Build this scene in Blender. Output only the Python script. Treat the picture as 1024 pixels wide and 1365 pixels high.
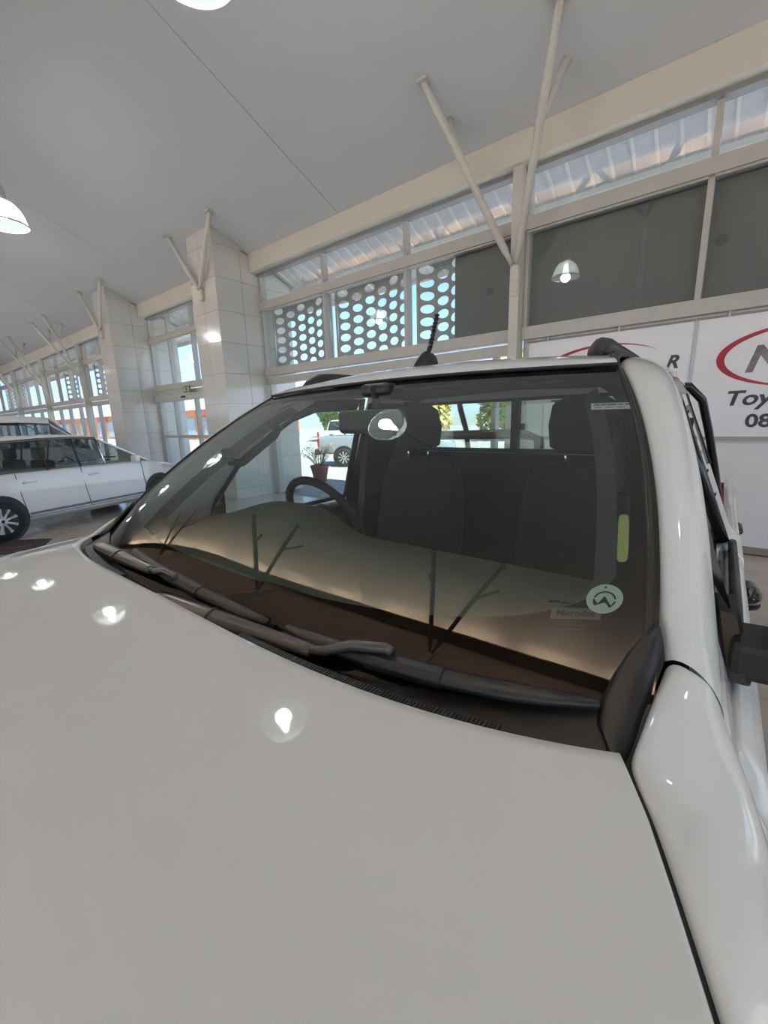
import bpy, bmesh, math, random
from mathutils import Vector, Matrix
random.seed(7)
for o in list(bpy.data.objects): bpy.data.objects.remove(o, do_unlink=True)
S = bpy.context.scene
COL = S.collection

# ------------------------------------------------------------------ camera
FPX, YAW, PITCH, ROLL, CAMH = 558.4, math.radians(38.778), math.radians(12.344), math.radians(-1.655), 1.6
def cam_axes():
    h = Vector((-math.sin(YAW), math.cos(YAW), 0)); r = Vector((math.cos(YAW), math.sin(YAW), 0)); u = Vector((0, 0, 1))
    f = h*math.cos(PITCH) - u*math.sin(PITCH); up = u*math.cos(PITCH) + h*math.sin(PITCH)
    return r*math.cos(ROLL) + up*math.sin(ROLL), -r*math.sin(ROLL) + up*math.cos(ROLL), f
cd = bpy.data.cameras.new('camera'); cam = bpy.data.objects.new('camera', cd); COL.objects.link(cam)
cd.sensor_fit = 'VERTICAL'; cd.sensor_height = 36.0; cd.lens = 36.0*FPX/1365.0
cd.clip_start = 0.02; cd.clip_end = 300
_r, _u, _f = cam_axes()
cam.matrix_world = Matrix(((_r.x, _u.x, -_f.x, 0), (_r.y, _u.y, -_f.y, 0), (_r.z, _u.z, -_f.z, CAMH), (0, 0, 0, 1)))
S.camera = cam
S.view_settings.view_transform = 'Standard'; S.view_settings.look = 'None'
S.view_settings.exposure = 0.36; S.view_settings.gamma = 1.0; S.view_settings.use_curve_mapping = False

# ------------------------------------------------------------------ sky and sun
SKY_STR, SUN_STR, LAMP_W, COVE_STR = 7.2, 15.0, 32.0, 330.0
w = bpy.data.worlds.new('world'); S.world = w; w.use_nodes = True
nt = w.node_tree; bg = nt.nodes['Background']
sky = nt.nodes.new('ShaderNodeTexSky'); sky.sky_type = 'HOSEK_WILKIE'
sky.turbidity = 3.5; sky.ground_albedo = 0.35
SUN_DIR = Vector((0.55, -0.18, 0.80)).normalized()      # towards the sun
sky.sun_direction = SUN_DIR
nt.links.new(sky.outputs[0], bg.inputs[0]); bg.inputs[1].default_value = SKY_STR
sl = bpy.data.lights.new('sun', 'SUN'); sl.energy = SUN_STR; sl.angle = math.radians(0.6); sl.color = (1, 0.95, 0.86)
so = bpy.data.objects.new('sun', sl); COL.objects.link(so)
so.rotation_euler = SUN_DIR.to_track_quat('Z', 'Y').to_euler(); so.location = (0, 0, 30)

# ------------------------------------------------------------------ materials
MATS = {}
def mat(name, col, rough=0.5, metal=0.0, coat=0.0, noise=0.0, nscale=8.0, bump=0.0, bscale=60.0, spec=0.5, emit=None, estr=0.0, ior=None):
    if name in MATS: return MATS[name]
    m = bpy.data.materials.new(name); m.use_nodes = True; t = m.node_tree; b = t.nodes['Principled BSDF']
    c = (col[0], col[1], col[2], 1)
    b.inputs['Base Color'].default_value = c; b.inputs['Roughness'].default_value = rough; b.inputs['Metallic'].default_value = metal
    b.inputs['Coat Weight'].default_value = coat; b.inputs['Coat Roughness'].default_value = 0.03
    b.inputs['Specular IOR Level'].default_value = spec
    if ior: b.inputs['IOR'].default_value = ior
    tc = t.nodes.new('ShaderNodeTexCoord')
    if noise:
        n = t.nodes.new('ShaderNodeTexNoise'); n.inputs['Scale'].default_value = nscale; n.inputs['Detail'].default_value = 5
        r = t.nodes.new('ShaderNodeValToRGB')
        r.color_ramp.elements[0].position = 0.3; r.color_ramp.elements[1].position = 0.7
        r.color_ramp.elements[0].color = tuple(x*(1-noise) for x in col)+(1,); r.color_ramp.elements[1].color = tuple(min(1, x*(1+noise)) for x in col)+(1,)
        t.links.new(tc.outputs['Object'], n.inputs['Vector']); t.links.new(n.outputs['Fac'], r.inputs[0]); t.links.new(r.outputs[0], b.inputs['Base Color'])
    if bump:
        n2 = t.nodes.new('ShaderNodeTexNoise'); n2.inputs['Scale'].default_value = bscale; n2.inputs['Detail'].default_value = 3
        bp = t.nodes.new('ShaderNodeBump'); bp.inputs['Strength'].default_value = bump; bp.inputs['Distance'].default_value = 0.01
        t.links.new(tc.outputs['Object'], n2.inputs['Vector']); t.links.new(n2.outputs['Fac'], bp.inputs['Height']); t.links.new(bp.outputs[0], b.inputs['Normal'])
    if emit:
        b.inputs['Emission Color'].default_value = emit+(1,); b.inputs['Emission Strength'].default_value = estr
    MATS[name] = m; return m
def glassmat(name, tint, f0=0.05, rough=0.0, gcol=(1, 1, 1)):
    if name in MATS: return MATS[name]
    m = bpy.data.materials.new(name); m.use_nodes = True; t = m.node_tree; t.nodes.clear()
    out = t.nodes.new('ShaderNodeOutputMaterial'); mix = t.nodes.new('ShaderNodeMixShader')
    tr = t.nodes.new('ShaderNodeBsdfTransparent'); tr.inputs[0].default_value = tint+(1,)
    gl = t.nodes.new('ShaderNodeBsdfGlossy'); gl.inputs['Roughness'].default_value = rough; gl.inputs[0].default_value = gcol+(1,)
    lw = t.nodes.new('ShaderNodeLayerWeight'); lw.inputs[0].default_value = 0.5
    pw = t.nodes.new('ShaderNodeMath'); pw.operation = 'POWER'; pw.inputs[1].default_value = 5
    ml = t.nodes.new('ShaderNodeMath'); ml.operation = 'MULTIPLY_ADD'; ml.inputs[1].default_value = 1-f0; ml.inputs[2].default_value = f0
    t.links.new(lw.outputs['Facing'], pw.inputs[0]); t.links.new(pw.outputs[0], ml.inputs[0]); t.links.new(ml.outputs[0], mix.inputs[0])
    t.links.new(tr.outputs[0], mix.inputs[1]); t.links.new(gl.outputs[0], mix.inputs[2]); t.links.new(mix.outputs[0], out.inputs[0])
    MATS[name] = m; return m

WHITE = mat('white_car_paint', (0.80, 0.81, 0.80), 0.6, coat=1.0, noise=0.015, nscale=3, spec=0.0)
BLACKP = mat('black_plastic', (0.016, 0.016, 0.018), 0.45, bump=0.02, bscale=500)
BLACKG = mat('gloss_black', (0.012, 0.012, 0.014), 0.12)
RUBBER = mat('rubber', (0.012, 0.012, 0.012), 0.75, noise=0.2)
CHROME = mat('chrome', (0.75, 0.75, 0.77), 0.08, 1.0)
ALLOY = mat('silver_alloy', (0.55, 0.56, 0.58), 0.3, 0.8)
CEIL = mat('ceiling_paint', (0.635, 0.645, 0.665), 0.75, noise=0.015, nscale=1.2)
CREAM = mat('cream_paint', (0.66, 0.62, 0.54), 0.6, noise=0.02, nscale=2)
STEELP = mat('painted_steel', (0.60, 0.58, 0.52), 0.38, noise=0.03, nscale=5)
ALUM = mat('powder_coated_aluminium', (0.50, 0.485, 0.45), 0.35, noise=0.03, nscale=6)
TILE = mat('glazed_tile', (0.62, 0.605, 0.57), 0.12, noise=0.03, nscale=1.5, spec=0.6)
GROUT = mat('grout', (0.26, 0.24, 0.21), 0.9, noise=0.1)
FLOORT = mat('floor_tile_ceramic', (0.50, 0.43, 0.38), 0.16, noise=0.08, nscale=3)
PLASTER = mat('white_plaster', (0.82, 0.80, 0.81), 0.7, noise=0.02, nscale=3)
BULK = mat('bulkhead_paint', (0.56, 0.43, 0.35), 0.7, noise=0.03, nscale=2)
GREYB = mat('grey_blanking_board', (0.190, 0.190, 0.195), 0.6, noise=0.04, nscale=2)
GLASS = glassmat('window_glass', (0.93, 0.96, 0.96), 0.06)
GLASSD = glassmat('tinted_glass', (0.35, 0.38, 0.37), 0.06)
WSGLASS = glassmat('windshield_glass', (0.72, 0.79, 0.75), 0.085)
SIDEGL = glassmat('side_glass', (0.82, 0.88, 0.87), 0.05)
SCREENM = mat('screen_sheet', (0.42, 0.41, 0.40), 0.5, noise=0.04)
SIGNW = mat('sign_face', (0.86, 0.85, 0.88), 0.45, noise=0.01)
SIGNR = mat('sign_red', (0.38, 0.012, 0.03), 0.4)
SIGND = mat('sign_dark', (0.05, 0.045, 0.055), 0.45)
SIGNS = mat('sign_silver', (0.20, 0.17, 0.17), 0.35, 0.5, noise=0.6, nscale=6)

# ------------------------------------------------------------------ mesh helpers
OFF = {}
def root(name, loc=(0, 0, 0), label=None, cat=None, group=None, kind=None, local=False):
    o = bpy.data.objects.new(name, None); o.empty_display_size = 0.2; COL.objects.link(o); o.location = loc
    OFF[o] = Vector((0, 0, 0)) if local else Vector(loc)
    tag(o, label, cat, group, kind); return o
def tag(o, label=None, cat=None, group=None, kind=None):
    if label: o['label'] = label
    if cat: o['category'] = cat
    if group: o['group'] = group
    if kind: o['kind'] = kind
    return o
class MB:
    def __init__(s): s.v = []; s.f = []
    def add(s, vs, fs):
        n = len(s.v); s.v += [tuple(v) for v in vs]; s.f += [tuple(i+n for i in f) for f in fs]; return s
    def box(s, lo, hi):
        x0, y0, z0 = lo; x1, y1, z1 = hi
        return s.add([(x0,y0,z0),(x1,y0,z0),(x1,y1,z0),(x0,y1,z0),(x0,y0,z1),(x1,y0,z1),(x1,y1,z1),(x0,y1,z1)],
                     [(3,2,1,0),(4,5,6,7),(0,1,5,4),(1,2,6,5),(2,3,7,6),(3,0,4,7)])
    def prism(s, poly, d):                 # poly: 3d points, extruded by vector d
        n = len(poly); p2 = [tuple(Vector(p)+Vector(d)) for p in poly]
        return s.add(list(poly)+p2, [tuple(range(n))[::-1], tuple(range(n, 2*n))]+[(i, (i+1) % n, n+(i+1) % n, n+i) for i in range(n)])
    def tube(s, pts, r, n=10, cap=True, flat=1.0, upv=None):
        pts = [Vector(p) for p in pts]; rs = r if isinstance(r, (list, tuple)) else [r]*len(pts)
        vs = []; fs = []; prev = None
        for i, p in enumerate(pts):
            d = (pts[min(i+1, len(pts)-1)] - pts[max(i-1, 0)]).normalized()
            if prev is None:
                a = Vector(upv) if upv else (Vector((0, 0, 1)) if abs(d.z) < 0.9 else Vector((1, 0, 0)))
            else: a = prev
            b = d.cross(a).normalized(); a = b.cross(d).normalized(); prev = a
            for k in range(n):
                th = 2*math.pi*k/n; vs.append(p + (a*math.cos(th)*flat + b*math.sin(th))*rs[i])
        for i in range(len(pts)-1):
            for k in range(n):
                fs.append((i*n+k, i*n+(k+1) % n, (i+1)*n+(k+1) % n, (i+1)*n+k))
        if cap: fs += [tuple(range(n))[::-1], tuple((len(pts)-1)*n+k for k in range(n))]
        return s.add(vs, fs)
    def lathe(s, prof, c=(0, 0, 0), axis='z', n=24, closed=False):
        vs = []; fs = []; m = len(prof)
        for k in range(n):
            th = 2*math.pi*k/n; cs, sn = math.cos(th), math.sin(th)
            for r, h in prof:
                v = (r*cs, r*sn, h) if axis == 'z' else ((h, r*cs, r*sn) if axis == 'x' else (r*cs, h, r*sn))
                vs.append((v[0]+c[0], v[1]+c[1], v[2]+c[2]))
        for k in range(n):
            k2 = (k+1) % n
            for i in range(m-1): fs.append((k*m+i, k2*m+i, k2*m+i+1, k*m+i+1))
            if closed: fs.append((k*m+m-1, k2*m+m-1, k2*m, k*m))
        return s.add(vs, fs)
    def grid(s, f, a, b):                  # a, b: parameter lists
        na, nb = len(a), len(b)
        return s.add([tuple(f(x, y)) for x in a for y in b], [(i*nb+j, (i+1)*nb+j, (i+1)*nb+j+1, i*nb+j+1) for i in range(na-1) for j in range(nb-1)])
    def build(s, name, m, parent=None, smooth=False, bevel=0.0, solid=0.0, subsurf=0, loc=None, bseg=2):
        me = bpy.data.meshes.new(name)
        o0 = OFF.get(parent, Vector((0, 0, 0)))
        me.from_pydata([(v[0]-o0.x, v[1]-o0.y, v[2]-o0.z) for v in s.v], [], s.f)
        bm = bmesh.new(); bm.from_mesh(me); bmesh.ops.recalc_face_normals(bm, faces=bm.faces); bm.to_mesh(me); bm.free()
        if m: me.materials.append(m)
        if smooth:
            for p in me.polygons: p.use_smooth = True
        o = bpy.data.objects.new(name, me); COL.objects.link(o)
        if parent: o.parent = parent; OFF[o] = o0
        if loc: o.location = loc
        if subsurf: md = o.modifiers.new('s', 'SUBSURF'); md.levels = subsurf; md.render_levels = subsurf
        if solid: md = o.modifiers.new('t', 'SOLIDIFY'); md.thickness = solid; md.offset = -1
        if bevel: md = o.modifiers.new('b', 'BEVEL'); md.width = bevel; md.segments = bseg; md.limit_method = 'ANGLE'; md.angle_limit = 0.6
        return o
def lin(a, b, n): return [a+(b-a)*i/(n-1) for i in range(n)]
def lerp(a, b, t): return tuple(x+(y-x)*t for x, y in zip(a, b))
def interp(tab, x):
    if x <= tab[0][0]: return tab[0][1]
    for (x0, y0), (x1, y1) in zip(tab, tab[1:]):
        if x <= x1: return y0+(y1-y0)*(x-x0)/(x1-x0)
    return tab[-1][1]
def bx(lo, hi, name, m, parent=None, bevel=0.0, **k): return MB().box(lo, hi).build(name, m, parent, bevel=bevel, **k)
def dup(o, parent=None):
    c = o.copy(); COL.objects.link(c); c.parent = parent
    for ch in [x for x in bpy.data.objects if x.parent == o]: dup(ch, c)
    return c
CHILD = {}
def fastdup(o, kids, parent=None):          # kids: nested list [(child,[grandchildren])]
    c = o.copy(); COL.objects.link(c); c.parent = parent
    for k, sub in kids: fastdup(k, sub, c)
    return c
def tree_of(o): return [(c, tree_of(c)) for c in o.children]
def textmesh(s, size, extrude=0.0, shear=0.0, bold=0.0):
    cu = bpy.data.curves.new('t', 'FONT'); cu.body = s; cu.size = size; cu.extrude = extrude; cu.shear = shear; cu.offset = bold
    cu.resolution_u = 4
    o = bpy.data.objects.new('t', cu); COL.objects.link(o)
    dg = bpy.context.evaluated_depsgraph_get(); me = bpy.data.meshes.new_from_object(o.evaluated_get(dg))
    vs = [tuple(v.co) for v in me.vertices]; fs = [tuple(p.vertices) for p in me.polygons]
    bpy.data.objects.remove(o, do_unlink=True); bpy.data.curves.remove(cu); bpy.data.meshes.remove(me)
    return vs, fs

# ================================================================== THE SETTING
D = 6.14                                     # glazing plane of the back wall
XL, XR = -36.0, 7.5
BULKY = -2.5
def zc(y): return 5.05 + 0.395*(5.85-y)      # sloping ceiling
# ---- floor with tiles
floor = bx((XL, -11, -0.2), (XR, 6.3, -0.012), 'floor', mat('floor_grout', (0.2, 0.17, 0.15), 0.5, noise=0.1), None); tag(floor, kind='structure')
tm = bpy.data.meshes.new('floor_tile')
_b = MB().box((0.002, 0.002, -0.012), (0.598, 0.598, 0.0)); tm.from_pydata(_b.v, [], _b.f); tm.materials.append(FLOORT)
for i in range(22):
    for j in range(12):
        o = bpy.data.objects.new('floor_tile', tm); COL.objects.link(o); o.parent = floor
        o.location = (-10.8+0.6*i, -1.14+0.6*j, 0)
rest = MB()
for (x0, x1, y0, y1) in ((XL, -10.8, -11, 6.1), (2.4, XR, -11, 6.1), (-10.8, 2.4, -11, -1.14)):
    rest.box((x0, y0, -0.012), (x1, y1, 0.0))
FLRM = mat('floor_tile_far', (0.50, 0.43, 0.38), 0.16, noise=0.08, nscale=3)
o = rest.build('far_tiling', FLRM, floor); tag(o, kind='stuff')
# ---- ceiling: sloped boards with a joint, plus the low soffit behind the bulkhead
ceil_ = root('ceiling', (0, 0, 5), kind='structure')
for (x0, x1) in ((XL, -18.0), (-17.99, -11.7), (-11.69, -5.522), (-5.508, 1.2), (1.21, XR)):
    p = [(x0, 6.16, zc(6.16)), (x0, BULKY-0.02, zc(BULKY-0.02)), (x0, BULKY-0.02, zc(BULKY-0.02)+0.15), (x0, 6.16, zc(6.16)+0.15)]
    MB().prism(p, (x1-x0, 0, 0)).build('ceiling_board', CEIL, ceil_)
bx((XL, -11, 4.5), (XR, BULKY-0.15, 4.65), 'low_ceiling', CEIL, ceil_)
# ---- bulkhead opposite (seen only as reflections)
wf = bx((XL, BULKY-0.15, 4.5), (XR, BULKY, 9.0), 'wall_front', BULK); tag(wf, kind='structure')
# cove with warm tubes along the bulkhead, shining up onto the ceiling
cv = root('trim_2', (0, BULKY+0.15, 7.92), kind='structure')
COVEM = mat('cove_brown', (0.10, 0.065, 0.04), 0.6)
bx((XL, BULKY+0.001, 7.88), (XR, BULKY+0.30, 7.91), 'cove_shelf', COVEM, cv); bx((XL, BULKY+0.28, 7.91), (XR, BULKY+0.30, 7.96), 'cove_lip', COVEM, cv)
TUBEM = mat('cove_tube', (1, 1, 1), 0.5, emit=(1.0, 0.80, 0.54), estr=COVE_STR)
for k in range(14):
    x = 2.6-2.2*k
    r_ = root('strip_light', (x, BULKY+0.15, 7.91), 'warm tube light in the cove behind the viewer, %s from the right end' % 'first second third fourth fifth sixth seventh eighth ninth tenth eleventh twelfth thirteenth fourteenth'.split()[k], 'lamp', 'tube lights in the cove')
    MB().tube([(x-0.75, BULKY+0.14, 7.99), (x+0.75, BULKY+0.14, 7.99)], 0.02, 8).build('tube', TUBEM, r_, smooth=True)
    bx((x-0.78, BULKY+0.11, 7.91), (x+0.78, BULKY+0.17, 7.96), 'batten', PLASTER, r_)
for k in range(-3, 2):
    MB().lathe([(0.0, 0.03), (0.10, 0.03), (0.14, 0.012), (0.14, 0.0)], (-0.56+6.3*k, BULKY, 5.85), 'y', 20).build('air_vent', BLACKP, wf)
# end walls
o = bx((XR, -11, 2.5), (XR+0.2, 6.2, 9), 'wall_right', mat('end_wall_brown', (0.22, 0.19, 0.17), 0.7, noise=0.05)); tag(o, kind='structure')
we = root('window_10', (XR, 0, 0), kind='structure')  # unseen opening, added to bring more light in from the right
for k in range(9): bx((XR+0.05, -11+2.13*k, 0), (XR+0.15, -10.9+2.13*k, 2.5), 'mullion', ALUM, we)
o = bx((XL-0.2, -11, 0), (XL, 6.2, 9), 'wall_left', PLASTER); tag(o, kind='structure')
# shopfront behind the camera: posts and header, open to the forecourt
fr = root('window_9', (0, -11, 0), kind='structure')
bx((XL, -11.1, 3.9), (XR, -10.9, 4.5), 'header', ALUM, fr)
for k in range(15): bx((XL+3.1*k, -11.08, 0), (XL+3.1*k+0.1, -10.92, 3.9), 'mullion', ALUM, fr)

# ---- fascia beam under the ceiling along the back wall
PIL = [(-9.08, -8.147), (-14.5, -13.61)]
spans = [(-8.147, XR), (-13.61, -9.08), (XL, -14.5)]
tb = root('trim_1', (0, 5.85, 4.7), kind='structure')
for x0, x1 in spans:
    MB().prism([(x0, 5.85, 4.70), (x0, 6.16, 4.70), (x0, 6.16, zc(6.16)), (x0, 5.85, zc(5.85)-0.003)], (x1-x0, 0, 0)).build('fascia_beam', CREAM, tb, bevel=0.01)
    bx((x0, 6.02, 4.655), (x1, 6.16, 4.70), 'shadow_batten', mat('batten_grey', (0.28, 0.27, 0.27), 0.5), tb)

# ---- tiled pillars
GZ = [-0.39+0.607*k for k in range(12)]
TCACHE = {}
def tile(parent, poly, d):
    key = tuple(round(c-poly[0][i % 3], 3) for p in poly for i, c in enumerate(p))+tuple(d)
    base = Vector(poly[0])
    if key not in TCACHE:
        mb = MB().prism([tuple(Vector(p)-base) for p in poly], d)
        me = bpy.data.meshes.new('tile'); me.from_pydata(mb.v, [], mb.f); me.materials.append(TILE); TCACHE[key] = me
    o = bpy.data.objects.new('tile', TCACHE[key]); COL.objects.link(o); o.parent = parent; o.location = base - OFF[parent]
def topz(y): return min(zc(y)-0.004, 9) if y <= 6.16 else 4.93-0.395*(y-6.16)
for pi, (xa, xb) in enumerate(PIL):
    p = root('tiled_pillar', ((xa+xb)/2, 6.0, 0), kind='structure',
             label=('cream tiled pillar nearest the pickup truck with its strut fork in front', 'cream tiled pillar behind the white hatchback beside the entrance doors')[pi], cat='pillar')
    MB().prism([(xa+0.01, 5.06, -0.01), (xa+0.01, 6.89, -0.01), (xa+0.01, 6.89, topz(6.89)), (xa+0.01, 6.17, topz(6.17)), (xa+0.01, 6.15, topz(6.15)), (xa+0.01, 5.06, topz(5.06))], (xb-xa-0.02, 0, 0)).build('pillar_core', GROUT, p)
    g = 0.003; ycuts = [5.05, 5.645, 6.245, 6.9]
    for k in range(11):
        z0, z1 = max(GZ[k], 0)+g, GZ[k+1]-g
        if z1 < 0.02: continue
        for (a, b) in ((xa, xa+0.43), (xa+0.43, xb)):          # front face
            zt = min(z1, topz(5.05))
            if zt > z0: tile(p, [(a+g, 5.05, z0), (b-g, 5.05, z0), (b-g, 5.05, zt), (a+g, 5.05, zt)], (0, 0.012, 0))
            zt = min(z1, topz(6.9))
            if zt > z0: tile(p, [(a+g, 6.9, z0), (b-g, 6.9, z0), (b-g, 6.9, zt), (a+g, 6.9, zt)], (0, -0.012, 0))
        for y0, y1 in zip(ycuts, ycuts[1:]):
            za, zb = min(z1, topz(y0+g)), min(z1, topz(y1-g))
            if za <= z0+0.01: continue
            if zb <= z0+0.005:
                poly = lambda x: [(x, y0+g, z0), (x, y0+g+(za-z0)/0.395, z0), (x, y0+g, za)]
            else:
                poly = lambda x: [(x, y0+g, z0), (x, y1-g, z0), (x, y1-g, zb), (x, y0+g, za)]
            tile(p, poly(xb), (-0.012, 0, 0)); tile(p, poly(xa), (0.012, 0, 0))

# ---- steel posts with V struts
def strut(parent, apex, tip, fork=None, r=0.046, STEELP=STEELP):
    a, t = Vector(apex), Vector(tip)
    d = (t-a).normalized()
    m = MB().tube([a, a+d*0.12, a+d*0.2, t-d*0.25, t-d*0.12, t], [0.03, 0.034, r, r, 0.04, 0.04], 10)
    o = m.build('strut', STEELP, parent, smooth=True)
    pl = MB().box((t.x-0.07, t.y-0.07, t.z-0.012), (t.x+0.07, t.y+0.07, t.z+0.02)).build('end_plate', STEELP, o)
    if fork:
        q = a.lerp(t, 0.62); fk = Vector(fork); e = (fk-q).normalized()
        MB().tube([q, q+e*0.1, fk-e*0.1, fk], [0.03, 0.034, 0.034, 0.045], 8).build('strut_fork', STEELP, parent, smooth=True)
def post(x, label, group='steel posts with forked struts'):
    p = root('steel_post', (x, 6.0, 0), label, 'post', group, 'structure')
    bx((x-0.065, 5.9, 0), (x+0.065, 6.13, 4.72), 'post_shaft', STEELP, p, bevel=0.006)
    bx((x-0.055, 5.882, 3.18), (x+0.055, 5.9, 3.62), 'gusset_plate', STEELP, p)
    for q in range(4): MB().lathe([(0, -0.012), (0.014, -0.012), (0.014, 0)], (x-0.03+0.06*(q % 2), 5.882, 3.24+0.12*(q//2)), 'y', 8).build('bolt', STEELP, p)
    for s in (-1, 1):
        strut(p, (x+s*0.03, 5.875, 3.56), (x+s*0.76, 4.9, zc(4.9)-0.02), (x+s*0.70, 5.38, zc(5.38)-0.01))
    return p
post(-2.4, 'cream steel post left of the white signboards with two long struts')
post(3.85, 'cream steel post right of the white signboards outside the frame')
post(-19.35, 'first slim steel post left of the second tiled pillar')
post(-24.4, 'second slim steel post left of the second tiled pillar')
post(-29.6, 'third slim steel post left of the second tiled pillar')
for (xa, xb), lb in zip(PIL, ('two short cream struts forking up from the pillar nearest the truck', 'two short cream struts forking up from the pillar behind the hatchback')):
    x = xb-0.48
    p = root('pillar_strut', (x, 5.0, 4.2), lb, 'strut', 'forked struts on the tiled pillars', 'structure')
    bx((x-0.05, 4.98, 4.1), (x+0.05, 5.049, 4.34), 'bracket', STEELP, p, bevel=0.005)
    for s in (-1, 1): strut(p, (x+s*0.025, 4.97, 4.3), (x+s*0.82, 4.87, zc(4.87)-0.02))
# struts on the bulkhead behind the camera (reflected in the windshield)
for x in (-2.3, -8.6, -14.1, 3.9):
    p = root('bulkhead_strut', (x, -2.0, 5.6), 'strut fork coloured backlit-dark on the bulkhead behind the viewer', 'strut', 'forked struts on the bulkhead', 'structure')
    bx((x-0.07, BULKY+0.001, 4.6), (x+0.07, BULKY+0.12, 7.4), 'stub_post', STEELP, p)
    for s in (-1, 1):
        strut(p, (x+s*0.03, BULKY+0.15, 6.85), (x+s*0.85, -0.3, zc(-0.3)-0.02), (x+s*0.9, -0.9, zc(-0.9)-0.02), 0.055, mat('backlit_dark_steel', (0.06, 0.05, 0.045), 0.5))  # dark colour puts the backlit silhouette look into the steel

# ---- glazing of the back wall, bay by bay
def frame_v(win, x, z0, z1, wd=0.06, name='mullion', y0=6.07, y1=6.2): return bx((x-wd/2, y0, z0), (x+wd/2, y1, z1), name, ALUM, win, bevel=0.004)
def frame_h(win, x0, x1, z0, z1, name='transom', y0=6.02, y1=6.22): return bx((x0, y0, z0), (x1, y1, z1), name, ALUM, win, bevel=0.004)
def pane(win, x0, x1, z0, z1, m=GLASS, y=6.14): return bx((x0, y-0.003, z0), (x1, y+0.003, z1), 'pane', m, win)
def bay(idx, x0, x1, mulls, lower):
    w_ = root('window_%d' % idx, ((x0+x1)/2, D, 2.6), kind='structure')
    frame_h(w_, x0, x1, 3.98, 4.14); frame_h(w_, x0, x1, 2.63, 2.79)
    xs = [x0]+mulls+[x1]
    for m_ in mulls:
        frame_v(w_, m_, 4.14, 4.66); frame_v(w_, m_, 2.79, 3.98)
    for e, sg in ((x0, 1), (x1, -1)):
        frame_v(w_, e+sg*0.025, 4.14, 4.66, 0.05); frame_v(w_, e+sg*0.025, 2.79, 3.98, 0.05)
    for a, b in zip(xs, xs[1:]):
        pane(w_, a+0.03, b-0.03, 4.14, 4.66); pane(w_, a+0.03, b-0.03, 2.79, 3.98)
        bx((a+0.03, 6.045, 3.955), (b-0.03, 6.09, 3.978), 'glazing_bead', ALUM, w_)
    if lower:
        frame_h(w_, x0, x1, 2.45, 2.60, 'door_header', 6.06, 6.18)
        for m_ in lower: frame_v(w_, m_, 0, 2.45, 0.07, 'door_stile')
        ls = [x0]+lower+[x1]
        for i, (a, b) in enumerate(zip(ls, ls[1:])):
            if idx != 2: pane(w_, a+0.035, b-0.035, 0.06, 2.45); frame_h(w_, a, b, 0, 0.06, 'sill_rail', 6.1, 6.18)
    return w_
w1 = bay(1, -2.33, 3.78, [-0.38, 1.56], None)
w2 = bay(2, -8.147, -2.47, [-6.2, -4.3], [-8.02, -2.72])
w3 = bay(3, -13.61, -9.08, [-12.5, -11.2, -10.1], [-13.5, -12.6, -11.4, -10.2])
frame_h(w3, -13.61, -9.08, 1.26, 1.34, 'push_rail', 6.1, 6.18)
bx((-13.5, 5.93, 2.30), (-9.1, 6.06, 2.47), 'door_operator', ALUM, w3, bevel=0.01)
w4 = bay(4, -19.28, -14.5, [-17.9, -16.2], [-18.6, -17.2, -15.8])
w5 = bay(5, -24.33, -19.42, [-22.9, -21.2], [-23.3, -22.0, -20.7])
w6 = bay(6, -29.53, -24.47, [-28.0, -26.3], [-28.0, -26.3])
w7 = bay(7, XL, -29.67, [-34, -32], [-34, -32])
# solid wall below the right-hand bay
wb = bx((-2.33, 6.13, 0), (XR, 6.3, 2.63), 'wall_back', PLASTER); tag(wb, kind='structure')
o = bx((-2.33, 6.115, 0), (XR, 6.13, 0.08), 'baseboard_back', mat('skirting', (0.30, 0.24, 0.19), 0.4)); tag(o, kind='structure')
wr2 = bx((3.92, 6.14, 2.63), (XR, 6.3, 4.7), 'wall_back_upper', PLASTER); tag(wr2, kind='structure')
# grey blanking boards behind the upper panes
for (a, b, lb) in ((-3.48, -2.5, 'grey blanking board behind the pane left of the steel post'), (-2.3, -0.40, 'grey blanking board in the pane right of the steel post'), (-0.36, 1.54, 'grey blanking board in the pane at the right edge'), (1.58, 3.76, 'grey blanking board in the pane beyond the right edge')):
    o = bx((a, 6.24, 2.68), (b, 6.26, 4.1), 'blanking_board', GREYB); tag(o, lb, 'panel', 'grey blanking boards')

# ---- canopy outside
can = root('canopy', (-10, 6.9, 4.6), kind='structure', label='ribbed metal canopy outside above the glazing', cat='canopy')
def zcan(y): return 4.97-0.395*(y-6.16)
CANM = mat('canopy_sheet', (0.74, 0.73, 0.75), 0.5, noise=0.04); CANR = mat('canopy_rib', (0.88, 0.86, 0.83), 0.5)
MB().prism([(XL, 6.17, zcan(6.17)), (XL, 7.75, zcan(7.75)), (XL, 7.75, zcan(7.75)+0.03), (XL, 6.17, zcan(6.17)+0.03)], (XR-XL, 0, 0)).build('canopy_sheet', CANM, can)
_rm = None
for k in range(72):
    x = -13.5+0.25*k
    if any(a-0.03 < x < b+0.03 for a, b in PIL): continue
    if _rm is None:
        _rm = MB().prism([(-0.018, 6.19, zcan(6.19)-0.03), (-0.018, 7.7, zcan(7.7)-0.03), (-0.018, 7.7, zcan(7.7)-0.001), (-0.018, 6.19, zcan(6.19)-0.001)], (0.036, 0, 0)).build('canopy_rib', CANR, can); _rm.location.x = x-(-10)-10
        o = _rm
    else: o = _rm.copy(); COL.objects.link(o); o.parent = can
    o.location = (x, 0, 0)
bx((XL, 6.96, zcan(7.0)-0.10), (XR, 7.02, zcan(7.0)-0.03), 'canopy_purlin', CANR, can)
bx((XL, 7.7, zcan(7.7)-0.09), (XR, 7.76, zcan(7.7)+0.06), 'gutter', CANR, can)
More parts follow.
